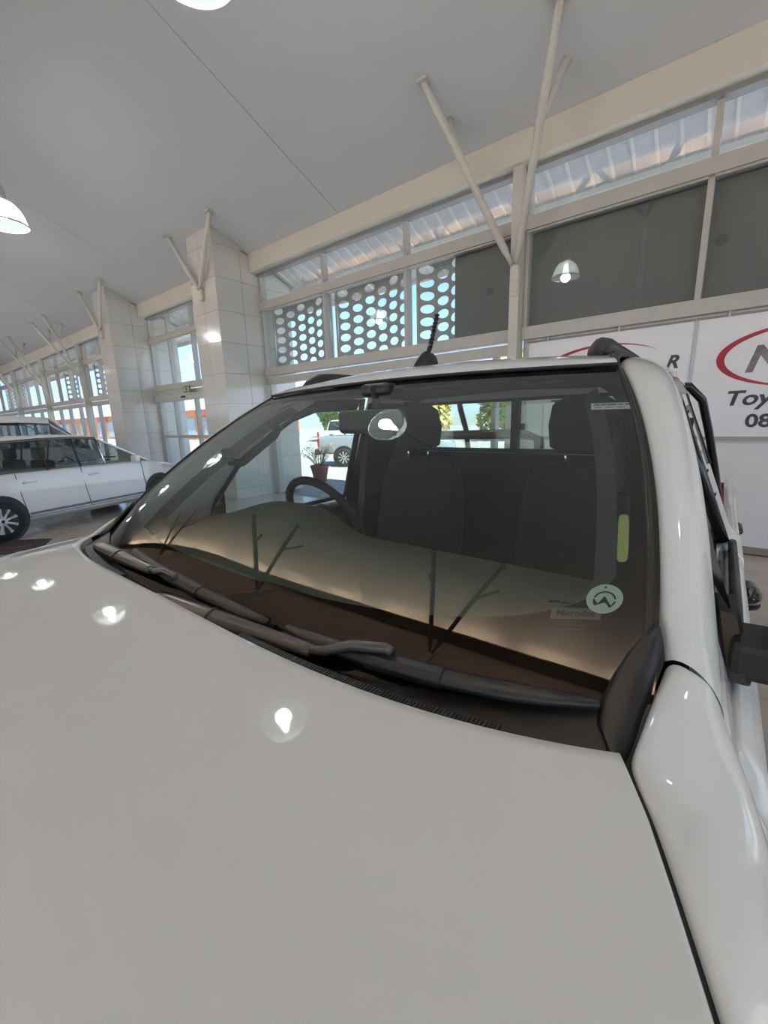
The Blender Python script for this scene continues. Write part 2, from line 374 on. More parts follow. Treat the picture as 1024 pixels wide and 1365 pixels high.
bx((-9.08, 6.9, 0), (-9.0, 6.98, 0.1), 'downpipe_shoe', CANR, can)

# ---- perforated screens
def screen(x0, x1, label, y=6.36, z0=2.70, z1=4.12):
    w_ = x1-x0; nc = max(2, round(w_/0.31)); pw = w_/nc; ph = 0.2; hw, hh = 0.115, 0.07; N = 14
    m = MB()
    def add_cell(cx0, cz0, cz1, hole):
        cx1 = cx0+pw; mx, mz = (cx0+cx1)/2, (cz0+cz1)/2
        if not hole:
            m.add([(cx0, y, cz0), (cx1, y, cz0), (cx1, y, cz1), (cx0, y, cz1)], [(0, 1, 2, 3)]); return
        inn = []; outr = []
        for k in range(N):
            th = 2*math.pi*(k+0.5)/N; c, s_ = math.cos(th), math.sin(th)
            inn.append((mx+hw*c, y, mz+hh*s_))
            q = min((pw/2)/max(abs(c), 1e-6), ((cz1-cz0)/2)/max(abs(s_), 1e-6)); outr.append((mx+q*c, y, mz+q*s_))
        for cxn, czn in ((cx0, cz0), (cx1, cz0), (cx1, cz1), (cx0, cz1)):   # snap nearest to corners
            j = min(range(N), key=lambda i: (outr[i][0]-cxn)**2+(outr[i][2]-czn)**2); outr[j] = (cxn, y, czn)
        m.add(inn+outr, [(k, (k+1) % N, N+(k+1) % N, N+k) for k in range(N)])
    for c in range(nc):
        z = z0-(0.1 if c % 2 else 0)
        cx = x0+c*pw
        while z < z1-0.001:
            a, b = max(z, z0), min(z+ph, z1)
            add_cell(cx, a, b, b-a > 0.19); z += ph
    def bow(v):
        t = (v[2]-z0)/(z1-z0); u = (v[0]-x0)/w_
        k = 1-0.07*math.sin(math.pi*t)
        return (x0+w_/2+(u-0.5)*w_*k, v[1]+0.16*math.sin(math.pi*u), v[2])
    m.v = [bow(v) for v in m.v]
    r_ = root('perforated_screen', ((x0+x1)/2, y, z0), label, 'screen', 'perforated metal screens outside the glazing')
    m.build('screen_sheet', SCREENM, r_, solid=0.006)
    for s in (x0+0.02, x1-0.02): bx((s-0.015, y-0.02, z0-0.05), (s+0.015, y+0.02, z1+0.1), 'screen_post', ALUM, r_)
screen(-8.12, -6.27, 'perforated metal screen beside the nearest tiled pillar')
screen(-6.17, -4.37, 'perforated metal screen, middle one between pillar and steel post')
screen(-4.27, -3.42, 'narrow perforated metal screen next to the grey board')
screen(-16.1, -14.6, 'perforated metal screen just left of the second tiled pillar')
screen(-19.2, -17.8, 'perforated metal screen right of the first slim post')
screen(-22.8, -21.2, 'perforated metal screen between first and second slim posts')
screen(-30.9, -29.7, 'perforated metal screen at the far left end')
screen(-33.9, -32.1, 'perforated metal screen furthest left in the row')

# ================================================================== SIGNBOARDS
def signboard(x0, label):
    r_ = root('signboard', (x0+0.93, 6.1, 1.3), label, 'sign', 'white dealership signboards')
    yb, yf = 6.128, 6.098
    b = bx((x0, yf, 1.315), (x0+1.86, yb, 2.58), 'sign_panel', SIGNW, r_)
    SF = mat('sign_frame', (0.50, 0.50, 0.53), 0.35, 0.3)
    bx((x0-0.03, yf-0.008, 1.27), (x0+1.86, yb, 1.315), 'sign_frame', mat('sign_frame_bottom', (0.42, 0.36, 0.35), 0.4), r_)
    bx((x0-0.03, yf-0.008, 2.58), (x0+1.86, yb, 2.605), 'sign_frame', mat('sign_frame_top', (0.33, 0.29, 0.27), 0.5), r_)
    bx((x0-0.035, yf-0.01, 1.315), (x0, yb, 2.58), 'sign_frame', SF, r_); pass
    for k in (0.25, 1.1): bx((x0+k, yf-0.02, 2.575), (x0+k+0.02, yf, 2.64), 'hanger_clip', CHROME, r_)
    # red swoosh: an ellipse open at the lower right, thick on the left
    cx, cz, A, B = x0+0.93, 2.14, 0.735, 0.315
    out = []; inn = []
    for k in range(49):
        th = math.radians(35+ (265-35)*k/48); t = k/48
        wd = 0.10*math.sin(math.pi*min(1, max(0, t)))**0.8*(0.35+0.65*t)
        out.append((cx+A*math.cos(th), yf-0.003, cz+B*math.sin(th)))
        inn.append((cx+(A-wd*1.0)*math.cos(th), yf-0.003, cz+(B-wd*0.62)*math.sin(th)))
    MB().add(out+inn, [(k, k+1, 49+k+1, 49+k) for k in range(48)]).build('red_swoosh', SIGNR, r_, solid=0.002)
    def txt(s, size, x, z, m, nm, shear=0.0, bold=0.0, sx=1.0):
        vs, fs = textmesh(s, size, 0.0015, shear, bold)
        MB().add([(x+v[0]*sx, yf-0.003-v[2], z+v[1]) for v in vs], fs).build(nm, m, r_)
    txt('N', 0.36, x0+0.44, 2.0, SIGNS, 'logo_letter', 0.25, 0.012, 1.1)
    txt('R', 0.20, x0+1.62, 2.10, SIGND, 'logo_letter', 0.3, 0.006)
    txt('Toyota', 0.215, x0+0.31, 1.655, SIGND, 'lettering', 0.2, 0.005, 1.12)
    txt('087', 0.19, x0+0.515, 1.42, SIGND, 'lettering', 0.0, 0.005, 1.15)
    return r_
signboard(-2.235, 'white signboard partly hidden behind the truck cab')
signboard(-0.338, 'white signboard cut by the right edge with large red swoosh')

# exit sign over the entrance
r_ = root('exit_sign', (-11.46, 5.92, 2.5), 'small green exit sign on the entrance door header', 'sign')
bx((-11.64, 5.905, 2.49), (-11.28, 5.93, 2.66), 'sign_plate', mat('exit_green', (0.10, 0.22, 0.06), 0.4), r_)
for x in (-11.56, -11.36):
    MB().add([(x-0.05, 5.902, 2.51), (x-0.02, 5.902, 2.51), (x+0.01, 5.902, 2.56), (x+0.05, 5.902, 2.51), (x+0.06, 5.902, 2.53), (x+0.02, 5.902, 2.60), (x+0.02, 5.902, 2.64), (x-0.02, 5.902, 2.64), (x-0.03, 5.902, 2.58)], [tuple(range(9))]).build('running_figure', mat('exit_white', (0.7, 0.72, 0.6), 0.5), r_)
r_ = bx((-11.82, 5.9, 2.36), (-11.62, 5.93, 2.41), 'door_sensor', BLACKP); tag(r_, 'small black motion sensor above the entrance doors', 'sensor')

# ================================================================== PENDANT LAMPS
def shade_mat():
    m = bpy.data.materials.new('lamp_acrylic'); m.use_nodes = True; t = m.node_tree; t.nodes.clear()
    out = t.nodes.new('ShaderNodeOutputMaterial'); mx = t.nodes.new('ShaderNodeMixShader'); ad = t.nodes.new('ShaderNodeAddShader')
    tr = t.nodes.new('ShaderNodeBsdfTransparent'); tr.inputs[0].default_value = (0.9, 0.95, 0.93, 1)
    tl = t.nodes.new('ShaderNodeBsdfTranslucent'); tl.inputs[0].default_value = (0.8, 0.85, 0.82, 1)
    em = t.nodes.new('ShaderNodeEmission'); em.inputs[0].default_value = (0.86, 1.0, 0.93, 1); em.inputs[1].default_value = 0.55
    mx.inputs[0].default_value = 0.55
    t.links.new(tr.outputs[0], mx.inputs[1]); t.links.new(tl.outputs[0], mx.inputs[2]); t.links.new(mx.outputs[0], ad.inputs[0]); t.links.new(em.outputs[0], ad.inputs[1]); t.links.new(ad.outputs[0], out.inputs[0])
    return m
SHADE = shade_mat(); BULB = mat('lamp_bulb', (1, 1, 1), 0.5, emit=(1.0, 0.98, 0.92), estr=14.0)
def lamp(x, y, z, label, watts=LAMP_W):
    r_ = root('pendant_lamp', (x, y, z), label, 'lamp', 'pendant high bay lamps')
    MB().lathe([(0.28, 0.0), (0.272, 0.03), (0.25, 0.12), (0.21, 0.21), (0.15, 0.275), (0.09, 0.30)], (x, y, z), 'z', 32).build('lamp_shade', SHADE, r_, smooth=True)
    MB().lathe([(0.285, -0.012), (0.292, 0.0), (0.285, 0.012), (0.276, 0.0)], (x, y, z), 'z', 32, closed=True).build('shade_rim', mat('rim', (0.6, 0.65, 0.63), 0.3), r_, smooth=True)
    MB().lathe([(0.0, 0.29), (0.085, 0.29), (0.09, 0.33), (0.07, 0.46), (0.05, 0.49), (0.0, 0.49)], (x, y, z), 'z', 20).build('ballast_housing', ALLOY, r_, smooth=True)
    MB().tube([(x-0.06, y, z+0.46), (x-0.05, y, z+0.55), (x, y, z+0.60), (x+0.05, y, z+0.55), (x+0.06, y, z+0.46)], 0.012, 8).build('hook', ALLOY, r_, smooth=True)
    MB().tube([(x, y, z+0.6), (x, y, zc(y)-0.01)], 0.006, 6).build('cord', BLACKP, r_)
    MB().lathe([(0.0, 0.06), (0.045, 0.075), (0.06, 0.12), (0.05, 0.18), (0.03, 0.26), (0.0, 0.28)], (x, y, z), 'z', 16).build('bulb', BULB, r_, smooth=True)
    l = bpy.data.lights.new('lamp_light', 'POINT'); l.energy = watts; l.shadow_soft_size = 0.09; l.color = (0.97, 0.99, 1.0)
    lo = bpy.data.objects.new('lamp_light', l); COL.objects.link(lo); lo.parent = r_; lo.location = (0, 0, 0.0)
lamp(-3.05, 1.95, 4.52, 'pendant lamp above the truck, at the top edge of the picture')
lamp(-8.3, 1.93, 4.46, 'pendant lamp with glowing shade at the left edge')
lamp(-13.6, 1.93, 4.46, 'pendant lamp above the white van')
lamp(-19.0, 1.93, 4.46, 'pendant lamp far along the showroom, first past the van')
lamp(-25.0, 1.93, 4.46, 'pendant lamp at the far end of the showroom')
lamp(2.2, 1.95, 4.52, 'pendant lamp beyond the right edge of the picture')

# ================================================================== THE PICKUP TRUCK
XC = -0.82
T = root('pickup_truck', (XC, 1.7, 0), 'white single cab pickup truck in the foreground seen over its hood', 'truck')
OFF[T] = Vector((0, 1.7, 0))                # parts are written in truck coordinates (lateral, along, height)
def ws(s, t):
    t = -0.13+1.13*t
    c = 1-s*s; c4 = 1-abs(s)**3
    b = (0.79*s, 0.55-0.135*c4, 1.305-0.05*c); a = (0.63*s, 1.10-0.06*c, 1.703+0.010*c)
    k = 0.07*t*(1-t)
    return Vector((b[0]*(1-t)+a[0]*t+0.026*s*4*t*(1-t), b[1]*(1-t)+a[1]*t-0.57*k, b[2]*(1-t)+a[2]*t+0.8*k))
def wsn(s, t):
    e = 1e-3
    n = (ws(s+e, t)-ws(s-e, t)).cross(ws(s, t+e)-ws(s, t-e)).normalized()
    return n if n.z > 0 else -n
def wso(s, t, off): return ws(s, t)+wsn(s, t)*off
# ---- hood
HW = [(-0.86, 0.60), (-0.80, 0.70), (-0.7, 0.77), (-0.5, 0.84), (-0.2, 0.878), (0.05, 0.886), (0.18, 0.882), (0.254, 0.865), (0.329, 0.833), (0.383, 0.809), (0.437, 0.779)]
def hood_z(u, y): return 1.288-0.05*(0.32-y)-0.10*(0.32-y)**2-0.026*(u/0.78)**2-0.012*abs(u/0.78)**6
def hood_y(a, b):
    yr = 0.437-0.125*(1-abs(a)**4); yf = -0.70-0.16*(1-a*a)
    return yf+(yr-yf)*b
def hood_p(a, b, inset=0.0):
    ys = hood_y(1, b); hw = interp(HW, ys)-0.0055; u = a*hw; y = hood_y(a, b)
    return (u, y, hood_z(u, y))
bs = lin(0, 0.78, 24)+lin(0.79, 1, 22); asx = [math.sin(math.pi/2*x) for x in lin(-1, 1, 45)]
def hood_fold(a, b):                        # with rolled edges
    return hood_p(a, b)
hm = MB().grid(hood_fold, asx, bs)
# rolled rear lip and side lips
na, nb = len(asx), len(bs)
def lip(idx, dirv):
    n0 = len(hm.v); L1 = []; 
    for i in idx:
        v = hm.v[i]; L1.append((v[0]+dirv(v)[0]*0.003, v[1]+dirv(v)[1]*0.003, v[2]-0.005))
    L2 = [(v[0]+0*v[1], v[1], v[2]-0.022) for v in L1]
    k = len(idx); hm.v += L1+L2
    hm.f += [(idx[j], idx[j+1], n0+j+1, n0+j) for j in range(k-1)]+[(n0+j, n0+j+1, n0+k+j+1, n0+k+j) for j in range(k-1)]
lip([i*nb+nb-1 for i in range(na)], lambda v: (0, 1)); lip([j for j in range(nb)], lambda v: (-1, 0)); lip([(na-1)*nb+j for j in range(nb)], lambda v: (1, 0)); lip([i*nb for i in range(na)], lambda v: (0, -1))
hood = hm.build('hood', WHITE, T, smooth=True)
# ---- fenders
def T_(t): return (t+0.13)/1.13
OUT = [(0.858, 0.60, 1.205), (0.842, 0.72, 1.29), (0.822, 0.83, 1.38), (0.800, 0.93, 1.465), (0.772, 1.03, 1.545), (0.742, 1.13, 1.620), (0.712, 1.22, 1.675), (0.690, 1.32, 1.705), (0.676, 1.5, 1.722), (0.670, 1.8, 1.728), (0.672, 2.1, 1.720)]
INN = [(0.802, 0.565, 1.314)]+[tuple(ws(1.0, T_(t))) for t in (0.12, 0.28, 0.44, 0.60, 0.76, 0.90)]+[(0.605, 1.17, 1.726), (0.592, 1.35, 1.750), (0.588, 1.75, 1.758), (0.592, 2.12, 1.742)]
def pil_sec(i, k):
    a = Vector(INN[i]); b = Vector(OUT[i]); t = k/7
    p = a.lerp(b, t)
    side = Vector((0.62, -0.45, 0.64)).normalized() if i < 7 else Vector((0.6, 0, 0.8))
    bul = (0.030 if i < 7 else 0.014)*math.sin(math.pi*t)**0.6
    if k == 0: bul = -0.004
    return (p.x+side.x*bul, p.y+side.y*bul, p.z+side.z*bul)
def fender(sg):
    ys = [-0.72, -0.68, -0.6, -0.5, -0.45, -0.42, -0.35, -0.2, -0.1, 0.0, 0.1, 0.18, 0.22, 0.254, 0.29, 0.329, 0.36, 0.383, 0.41, 0.437, 0.47, 0.50, 0.53, 0.56, 0.60]
    def inner(y):
        if y <= 0.437: return (interp(HW, y)+0.003, hood_z(interp(HW, y), y)-0.002)
        return (interp([(0.437, 0.782), (0.50, 0.789), (0.55, 0.797), (0.60, 0.80)], y), interp([(0.437, 1.240), (0.50, 1.274), (0.55, 1.300), (0.62, 1.325)], y))
    outer = lambda y: interp([(-0.75, 0.80), (-0.6, 0.875), (-0.4, 0.912), (0, 0.925), (1, 0.925)], y)
    def base(y):
        iu, iz = inner(y); ou = outer(y); zs = 1.075+0.03*min(1, max(0, (y+0.7)/1.0))
        return [(iu-0.002, y, iz-0.030), (iu, y, iz-0.006), (iu+0.004, y, iz), (iu+(ou-iu)*0.30, y, iz-0.012), (iu+(ou-iu)*0.55, y, iz-0.030), (iu+(ou-iu)*0.76, y, zs+0.06+(iz-zs-0.06)*0.42), (iu+(ou-iu)*0.92, y, zs+0.055), (ou-0.004, y, zs+0.02), (ou, y, zs-0.03), (ou-0.004, y, zs-0.12), (ou-0.012, y, 0.86), (ou-0.012, y, 0.62)]
    e0 = [pil_sec(0, k) for k in (0, 1, 2, 3, 5, 6, 7)]
    END = [(e0[0][0]-0.004, e0[0][1]-0.004, e0[0][2]-0.03)]+[(p[0], p[1]-0.002, p[2]) for p in e0[:1]+e0[2:3]+e0[3:4]+e0[4:5]+e0[5:6]+e0[6:]]
    END += [(0.884, 0.602, 1.150), (0.918, 0.602, 1.105), (0.925, 0.602, 1.07), (0.913, 0.602, 0.86), (0.913, 0.602, 0.62)]
    def f(y, k):
        if y <= 0.437: p = base(y)[k]
        else:
            w_ = (y-0.437)/(0.60-0.437); p = lerp(base(0.437)[k], END[k], w_)
            if k < 7: p = (p[0]+0.010*math.sin(math.pi*w_)*(k/7), p[1], p[2]+0.006*math.sin(math.pi*w_))
        z = p[2]
        if k >= 10 and abs(y) < 0.46:
            za = 0.42+math.sqrt(0.46**2-y*y); z = max(z, za+(0.06 if k == 10 else 0.0))
        return (sg*p[0], p[1], z)
    o = MB().grid(f, ys, list(range(12))).build('fender', WHITE, T, smooth=True, subsurf=2)
    # wheel arch flare
    m = MB(); cy = 0.0
    vs = []; fs = []
    for i in range(21):
        th = math.pi*i/20
        for rr, uu in ((0.43, 0.90), (0.43, 0.945), (0.50, 0.935), (0.50, 0.90)): vs.append((sg*uu, cy+rr*math.cos(th), 0.42+rr*math.sin(th)))
    for i in range(20):
        for k in range(4): fs.append((i*4+k, i*4+(k+1) % 4, (i+1)*4+(k+1) % 4, (i+1)*4+k))
    m.add(vs, fs).build('arch_flare', BLACKP, o)
fender(1); fender(-1)
for sg in (1, -1):
    MB().tube([(sg*(interp(HW, y)), y, hood_z(interp(HW, y), y)-0.016) for y in lin(-0.72, 0.44, 40)], 0.008, 6).build('hood_gap_shade', RUBBER, T)  # black strip stands in for the shade inside the hood gap
# ---- cowl panel between hood and glass
def cowl_f(a, k):
    y = 0.437-0.125*(1-abs(a)**4); u = a*0.80
    z0 = hood_z(u, y)-0.026
    w_ = ws(max(-1, min(1, a)), 0.035)
    return [(u, y-0.05, z0-0.03), (u, y-0.004, z0-0.012), (u, y+0.012, z0+0.004), lerp((u, y+0.012, z0+0.004), (w_.x*1.0, w_.y, w_.z+0.006), 0.6), (w_.x, w_.y+0.01, w_.z+0.012)][k]
cowl = MB().grid(cowl_f, lin(-1, 1, 61), range(5)).build('cowl', BLACKP, T, smooth=True)
for i in range(110):
    a = -0.9+1.8*i/109
    p = Vector(cowl_f(a, 2)); q = Vector(cowl_f(a, 3))
    if 0.12 < abs(a) < 0.88:
        pass
sl_ = MB()
for i in range(90):
    a = 0.30+0.52*i/89
    for sg in (1, -1):
        p = Vector(cowl_f(sg*a, 2)); q = Vector(cowl_f(sg*a, 3)); d = (q-p)
        s0 = p+d*0.15; s1 = p+d*0.75
        sl_.box((s0.x-0.0016, s0.y, s0.z-0.002), (s0.x+0.0016, s1.y, s0.z+0.007))
o = sl_.build('cowl_grille', BLACKP, cowl); tag(o, kind='stuff')
for sg in (1, -1):                           # black corner mouldings beside the glass
    ys = [0.42, 0.437, 0.46, 0.49, 0.52, 0.548, 0.57]
    iu = [(0.437, 0.780), (0.50, 0.787), (0.55, 0.795), (0.60, 0.80)]
    def cf(y, k):
        t0 = max(0.0, min(0.16, (y-0.42)/0.95)); g = ws(min(0.995, 0.935+0.06*((y-0.42)/0.15)**2), 0.02+t0)
        ou = (interp(iu, y)-0.001, y, interp([(0.437, 1.232), (0.50, 1.268), (0.55, 1.296), (0.62, 1.322)], y))
        p = lerp(ou, (g.x, g.y, g.z+0.008), k/5)
        z = p[2]+0.012*math.sin(math.pi*k/5)
        return (sg*p[0], p[1], z)
    MB().grid(cf, ys, range(6)).build('cowl_corner', BLACKP, T, smooth=True, solid=0.004)
# ---- windshield
wsm = MB().grid(ws, lin(-1, 1, 41), lin(0, 1, 25)).build('windshield', WSGLASS, T, smooth=True)
# black frit border on the inside of the glass
def rrect(th, x0, x1, y0, y1, r):
    cx, cy = (x0+x1)/2, (y0+y1)/2; hx, hy = (x1-x0)/2, (y1-y0)/2
    c, s_ = math.cos(th), math.sin(th); n = 7.0
    q = (abs(c)**n+abs(s_)**n)**(-1/n)
    return cx+hx*c*q, cy+hy*s_*q
fv = []; NF = 240; NR = 8
for i in range(NF):
    th = 2*math.pi*i/NF; a, b = rrect(th, -0.955, 0.955, 0.18, 0.955, 0)
    c, s_ = a-0, b-0.55; q = min(1.0/max(abs(c), 1e-6), (0.45 if s_ > 0 else 0.55)/max(abs(s_), 1e-6))
    oa, ob = c*q, 0.55+s_*q
    for k in range(NR+1):
        fv.append(tuple(wso(a+(oa-a)*k/NR, b+(ob-b)*k/NR, -0.004)))
MB().add(fv, [(i*(NR+1)+k, ((i+1) % NF)*(NR+1)+k, ((i+1) % NF)*(NR+1)+k+1, i*(NR+1)+k+1) for i in range(NF) for k in range(NR)]).build('frit_border', mat('frit', (0.012, 0.009, 0.008), 0.7, spec=0.0), wsm, smooth=True)
# things stuck on / printed on the glass
def onws(vs, s0, t0, off):
    e = 1e-3; ls = (ws(s0+e, t0)-ws(s0-e, t0)).length/(2*e); lt = (ws(s0, t0+e)-ws(s0, t0-e)).length/(2*e)
    return [tuple(wso(s0+x/ls, t0+y/lt, off)) for x, y in vs]
def T_(t): return (t+0.13)/1.13
def sticker(name, poly, s0, t0, off, m, label=None):
    o = MB().add(onws(poly, s0, t0, off), [tuple(range(len(poly)))]).build(name, m, wsm)
    if label: o['label'] = label
    return o
def rot2(poly, a): c, s_ = math.cos(a), math.sin(a); return [(x*c-y*s_, x*s_+y*c) for x, y in poly]
def rect2(x0, x1, y0, y1): return [(x0, y0), (x1, y0), (x1, y1), (x0, y1)]
STW = mat('sticker_white', (0.72, 0.72, 0.72), 0.5); STM = mat('sticker_mint', (0.50, 0.62, 0.54), 0.5); STY = mat('sticker_lime', (0.42, 0.46, 0.16), 0.5)
INK = mat('ink_black', (0.01, 0.01, 0.012), 0.6); INKD = mat('ink_faint', (0.007, 0.007, 0.006), 0.8)
BA = -0.03
sticker('barcode_sticker', rot2(rect2(-0.037, 0.037, -0.0125, 0.0125), BA), 0.935, T_(0.759), -0.002, STW, 'white barcode sticker')
x = -0.031
while x < 0.030:
    w_ = random.choice((0.0006, 0.001, 0.0016)); sticker('barcode_bar', rot2(rect2(x, x+w_, 0.001, 0.0085), BA), 0.935, T_(0.759), -0.0014, INK); x += w_+random.choice((0.0006, 0.001, 0.0014))
for i in range(3): sticker('barcode_text', rot2(rect2(-0.031+0.02*i, -0.018+0.02*i, -0.008, -0.0045), BA), 0.935, T_(0.759), -0.0014, mat('ink_grey', (0.3, 0.3, 0.32), 0.6))
gr = []
for i in range(24):
    th = 2*math.pi*i/24; c, s_ = math.cos(th), math.sin(th); q = (abs(c)**6+abs(s_)**6)**(-1/6); gr.append((0.0072*c*q, 0.044*s_*q))
sticker('lime_strip', gr, 0.944, T_(0.280), -0.002, STY, 'lime green strip')
circ = [(0.0225*math.cos(2*math.pi*i/36), 0.0225*math.sin(2*math.pi*i/36)) for i in range(36)]
ES = 0.78
sticker('round_sticker', circ, 0.923, T_(0.133), -0.002, STM, 'pale mint round sticker with black emblem')
def emb(poly): sticker('emblem', [(x*ES, y*ES) for x, y in poly], 0.923, T_(0.133), -0.0014, INK)
arc = lambda r0, r1, a0, a1: [(r0*math.cos(math.radians(a)), r0*math.sin(math.radians(a))) for a in lin(a0, a1, 12)]+[(r1*math.cos(math.radians(a)), r1*math.sin(math.radians(a))) for a in lin(a1, a0, 12)]
sh = lambda p, dy=-0.004: [(x, y+dy) for x, y in p]
MBq = arc(0.0185, 0.0155, 8, 160)
for i in range(11):
    emb(sh([MBq[i], MBq[i+1], MBq[22-i], MBq[23-i]]))
emb(sh([(0, 0.009), (0.003, -0.006), (0.0, -0.004), (-0.010, -0.006)]))
emb(sh([(0, 0.009), (0.012, -0.012), (0.0085, -0.014), (0.003, -0.006)]))
emb(sh([(-0.010, -0.006), (-0.0, -0.004), (-0.015, -0.010), (-0.0175, -0.004), (-0.018, 0.003), (-0.0155, 0.003)]))
emb(sh([(0.012, -0.012), (0.0185, -0.003), (0.0155, -0.002), (0.0085, -0.014)]))
emb([(0.0023*math.cos(2*math.pi*i/10), 0.022+0.0023*math.sin(2*math.pi*i/10)) for i in range(10)])
vs, fs = textmesh('Microdot', 0.0125, 0, 0, 0.0003)
xm = max(v[0] for v in vs)
MB().add(onws([(v[0]-xm/2, v[1]-0.0045) for v in vs], 0.884, T_(0.101), -0.0014), fs).build('printed_text', INKD, wsm)
sticker('text_plate', rect2(-0.031, 0.031, -0.0085, 0.0085), 0.884, T_(0.101), -0.0035, mat('print_plate', (0.11, 0.11, 0.10), 0.7))
for (x0, x1, y0, y1) in (tuple(0.46*q_ for q_ in w4_) for w4_ in ((-0.035, 0.02, -0.030, -0.024), (-0.045, 0.04, -0.042, -0.037), (-0.05, 0.03, -0.055, -0.050), (-0.08, -0.05, 0.033, 0.040), (-0.045, -0.018, 0.03, 0.037), (-0.01, 0.025, 0.027, 0.034))):
    sticker('printed_line', rect2(x0, x1, y0, y1), 0.884, T_(0.101), -0.0014, INKD)
# ---- wipers
WARM = mat('wiper_arm_satin', (0.085, 0.078, 0.072), 0.25)
def wiper(piv, mid, hook, b0, b1):
    r_ = root('wiper', (0, 1.7, 0)); r_.parent = T; r_.location = (0, 0, 0); OFF[r_] = OFF[T]
    P0, P1, P2 = wso(*piv), wso(*mid), wso(*hook)
    MB().tube([P0-Vector((0, 0, 0.03)), P0+Vector((0, 0, 0.004))], 0.02, 14).build('pivot', BLACKP, r_, smooth=True)
    MB().tube([P0-(P1-P0)*0.05, P0, P0.lerp(P1, 0.12), P0.lerp(P1, 0.42), P0.lerp(P1, 0.95), P1], [0.012, 0.021, 0.023, 0.020, 0.012, 0.010], 10, flat=0.55, upv=(0, -0.5, 0.86)).build('wiper_arm', WARM, r_, smooth=True)
    J = P0.lerp(P1, 0.45); dj = (P1-P0).normalized()
    MB().tube([J-dj*0.006, J+dj*0.006], 0.0205, 10, flat=0.6, upv=(0, -0.5, 0.86)).build('arm_joint', BLACKP, r_, smooth=True)
    MB().tube([P1, P1.lerp(P2, 0.2), P1.lerp(P2, 0.55)+Vector((0, 0.004, 0.008)), P2+Vector((0, 0.004, 0.004)), P2+(P2-P1)*0.08], 0.0080, 8).build('hook', WARM, r_, smooth=True)
    n = 17; spine = []; rub = []
    for i in range(n):
        k = i/(n-1); s_ = b0[0]+(b1[0]-b0[0])*k; t = b0[1]+(b1[1]-b0[1])*k
        spine.append(wso(s_, t, 0.020)); rub.append(wso(s_, t, 0.007))
    rr = [0.005+0.008*min(1, 5*min(i/(n-1), 1-i/(n-1))+0.15) for i in range(n)]
    MB().tube(spine, rr, 8, flat=0.6, upv=(0, -0.5, 0.86)).build('blade_spoiler', BLACKP, r_, smooth=True)
    MB().tube(rub, 0.006, 6).build('rubber_blade', RUBBER, r_, smooth=True)
    c0, c1 = spine[n//2-2], spine[n//2+2]
    MB().tube([c0, c1], 0.0155, 8, flat=0.7, upv=(0, -0.5, 0.86)).build('blade_clip', BLACKP, r_, bevel=0.002)
wiper((-0.155, T_(-0.080), 0.02), (0.467, T_(-0.055), 0.035), (0.61, T_(-0.026), 0.03), (0.36, T_(-0.020)), (0.933, T_(-0.072)))
wiper((-0.80, T_(-0.110), 0.02), (-0.236, T_(-0.020), 0.035), (-0.12, T_(-0.012), 0.03), (-0.47, T_(0.001)), (0.30, T_(-0.022)))
# ---- A pillars and roof side rails
for sg in (1, -1):
    def pf(i, k): p = pil_sec(i, k); return (sg*p[0], p[1], p[2])
    def pf2(i, k):
        if k == -1: v = Vector(pf(i, 0)); return (v.x-sg*0.006, v.y+0.006, v.z-0.02)
        if k == 8: v = Vector(pf(i, 7)); return (v.x-sg*0.03, v.y+0.02, v.z-0.005)
        return pf(i, k)
    ap = MB().grid(pf2, range(len(INN)), [-1, 0, 1, 2, 3, 4, 5, 6, 7, 8]).build('cab_pillar', WHITE, T, smooth=True, subsurf=2)
    # rubber edge between glass and pillar
    MB().tube([wso(sg*0.985, T_(t), -0.001) for t in lin(0.0, 1.0, 14)], 0.005, 6).build('glass_seal', mat('seal', (0.014, 0.013, 0.010), 0.5), ap, smooth=True)
    # inner pillar trim with grab handle
    IT = mat('trim_grey', (0.06, 0.063, 0.068), 0.7, noise=0.05)
    MB().grid(lambda t, k: Vector((sg*-0.02, 0.02, -0.02))*1.0+Vector((sg*(ws(1, t).x-0.038-0.035*k), ws(1, t).y+0.02+0.02*k, ws(1, t).z-0.02-0.02*k)), lin(0.1, 1.0, 10), lin(0, 1, 4)).build('pillar_trim', IT, ap, smooth=True)
    MB().tube([(sg*0.735, 0.93, 1.50), (sg*0.69, 0.925, 1.455), (sg*0.675, 0.96, 1.45), (sg*0.64, 1.10, 1.55), (sg*0.635, 1.12, 1.575), (sg*0.66, 1.11, 1.60)], 0.019, 8, flat=0.8).build('grab_handle', IT, ap, smooth=True)
# ---- roof
def roof_f(a, b):
    u = a*0.60; f0 = ws(a*0.985, 1.0)
    yf = f0.y-0.01; y = yf+(2.13-yf)*b
    zf = f0.z+0.008
    lift = interp([(0, 0), (0.02, 0.013), (0.05, 0.026), (0.12, 0.044), (0.3, 0.060), (0.6, 0.062), (0.9, 0.050), (1, 0.03)], b)
    u2 = interp([(0, f0.x), (0.06, u), (1, u)], b) if b < 0.06 else u
    return (u2, y, zf+lift*(1-0.35*a*a)+0.014*math.cos(a*math.pi*2.5)*min(1, max(0, (b-0.1)*5))*0.2)
rf = MB().grid(roof_f, lin(-1, 1, 31), [0, 0.01, 0.02, 0.04, 0.06, 0.09, 0.12, 0.18, 0.25, 0.35, 0.5, 0.7, 0.9, 1]).build('roof', WHITE, T, smooth=True)
lp = MB().grid(lambda a, k: ((lambda p: (p[0], p[1]+(0, -0.002, 0.004)[k], p[2]+(0, -0.003, -0.008)[k]))(roof_f(a, 0))), lin(-1, 1, 31), range(3)).build('roof_lip', BLACKP, rf, smooth=True)
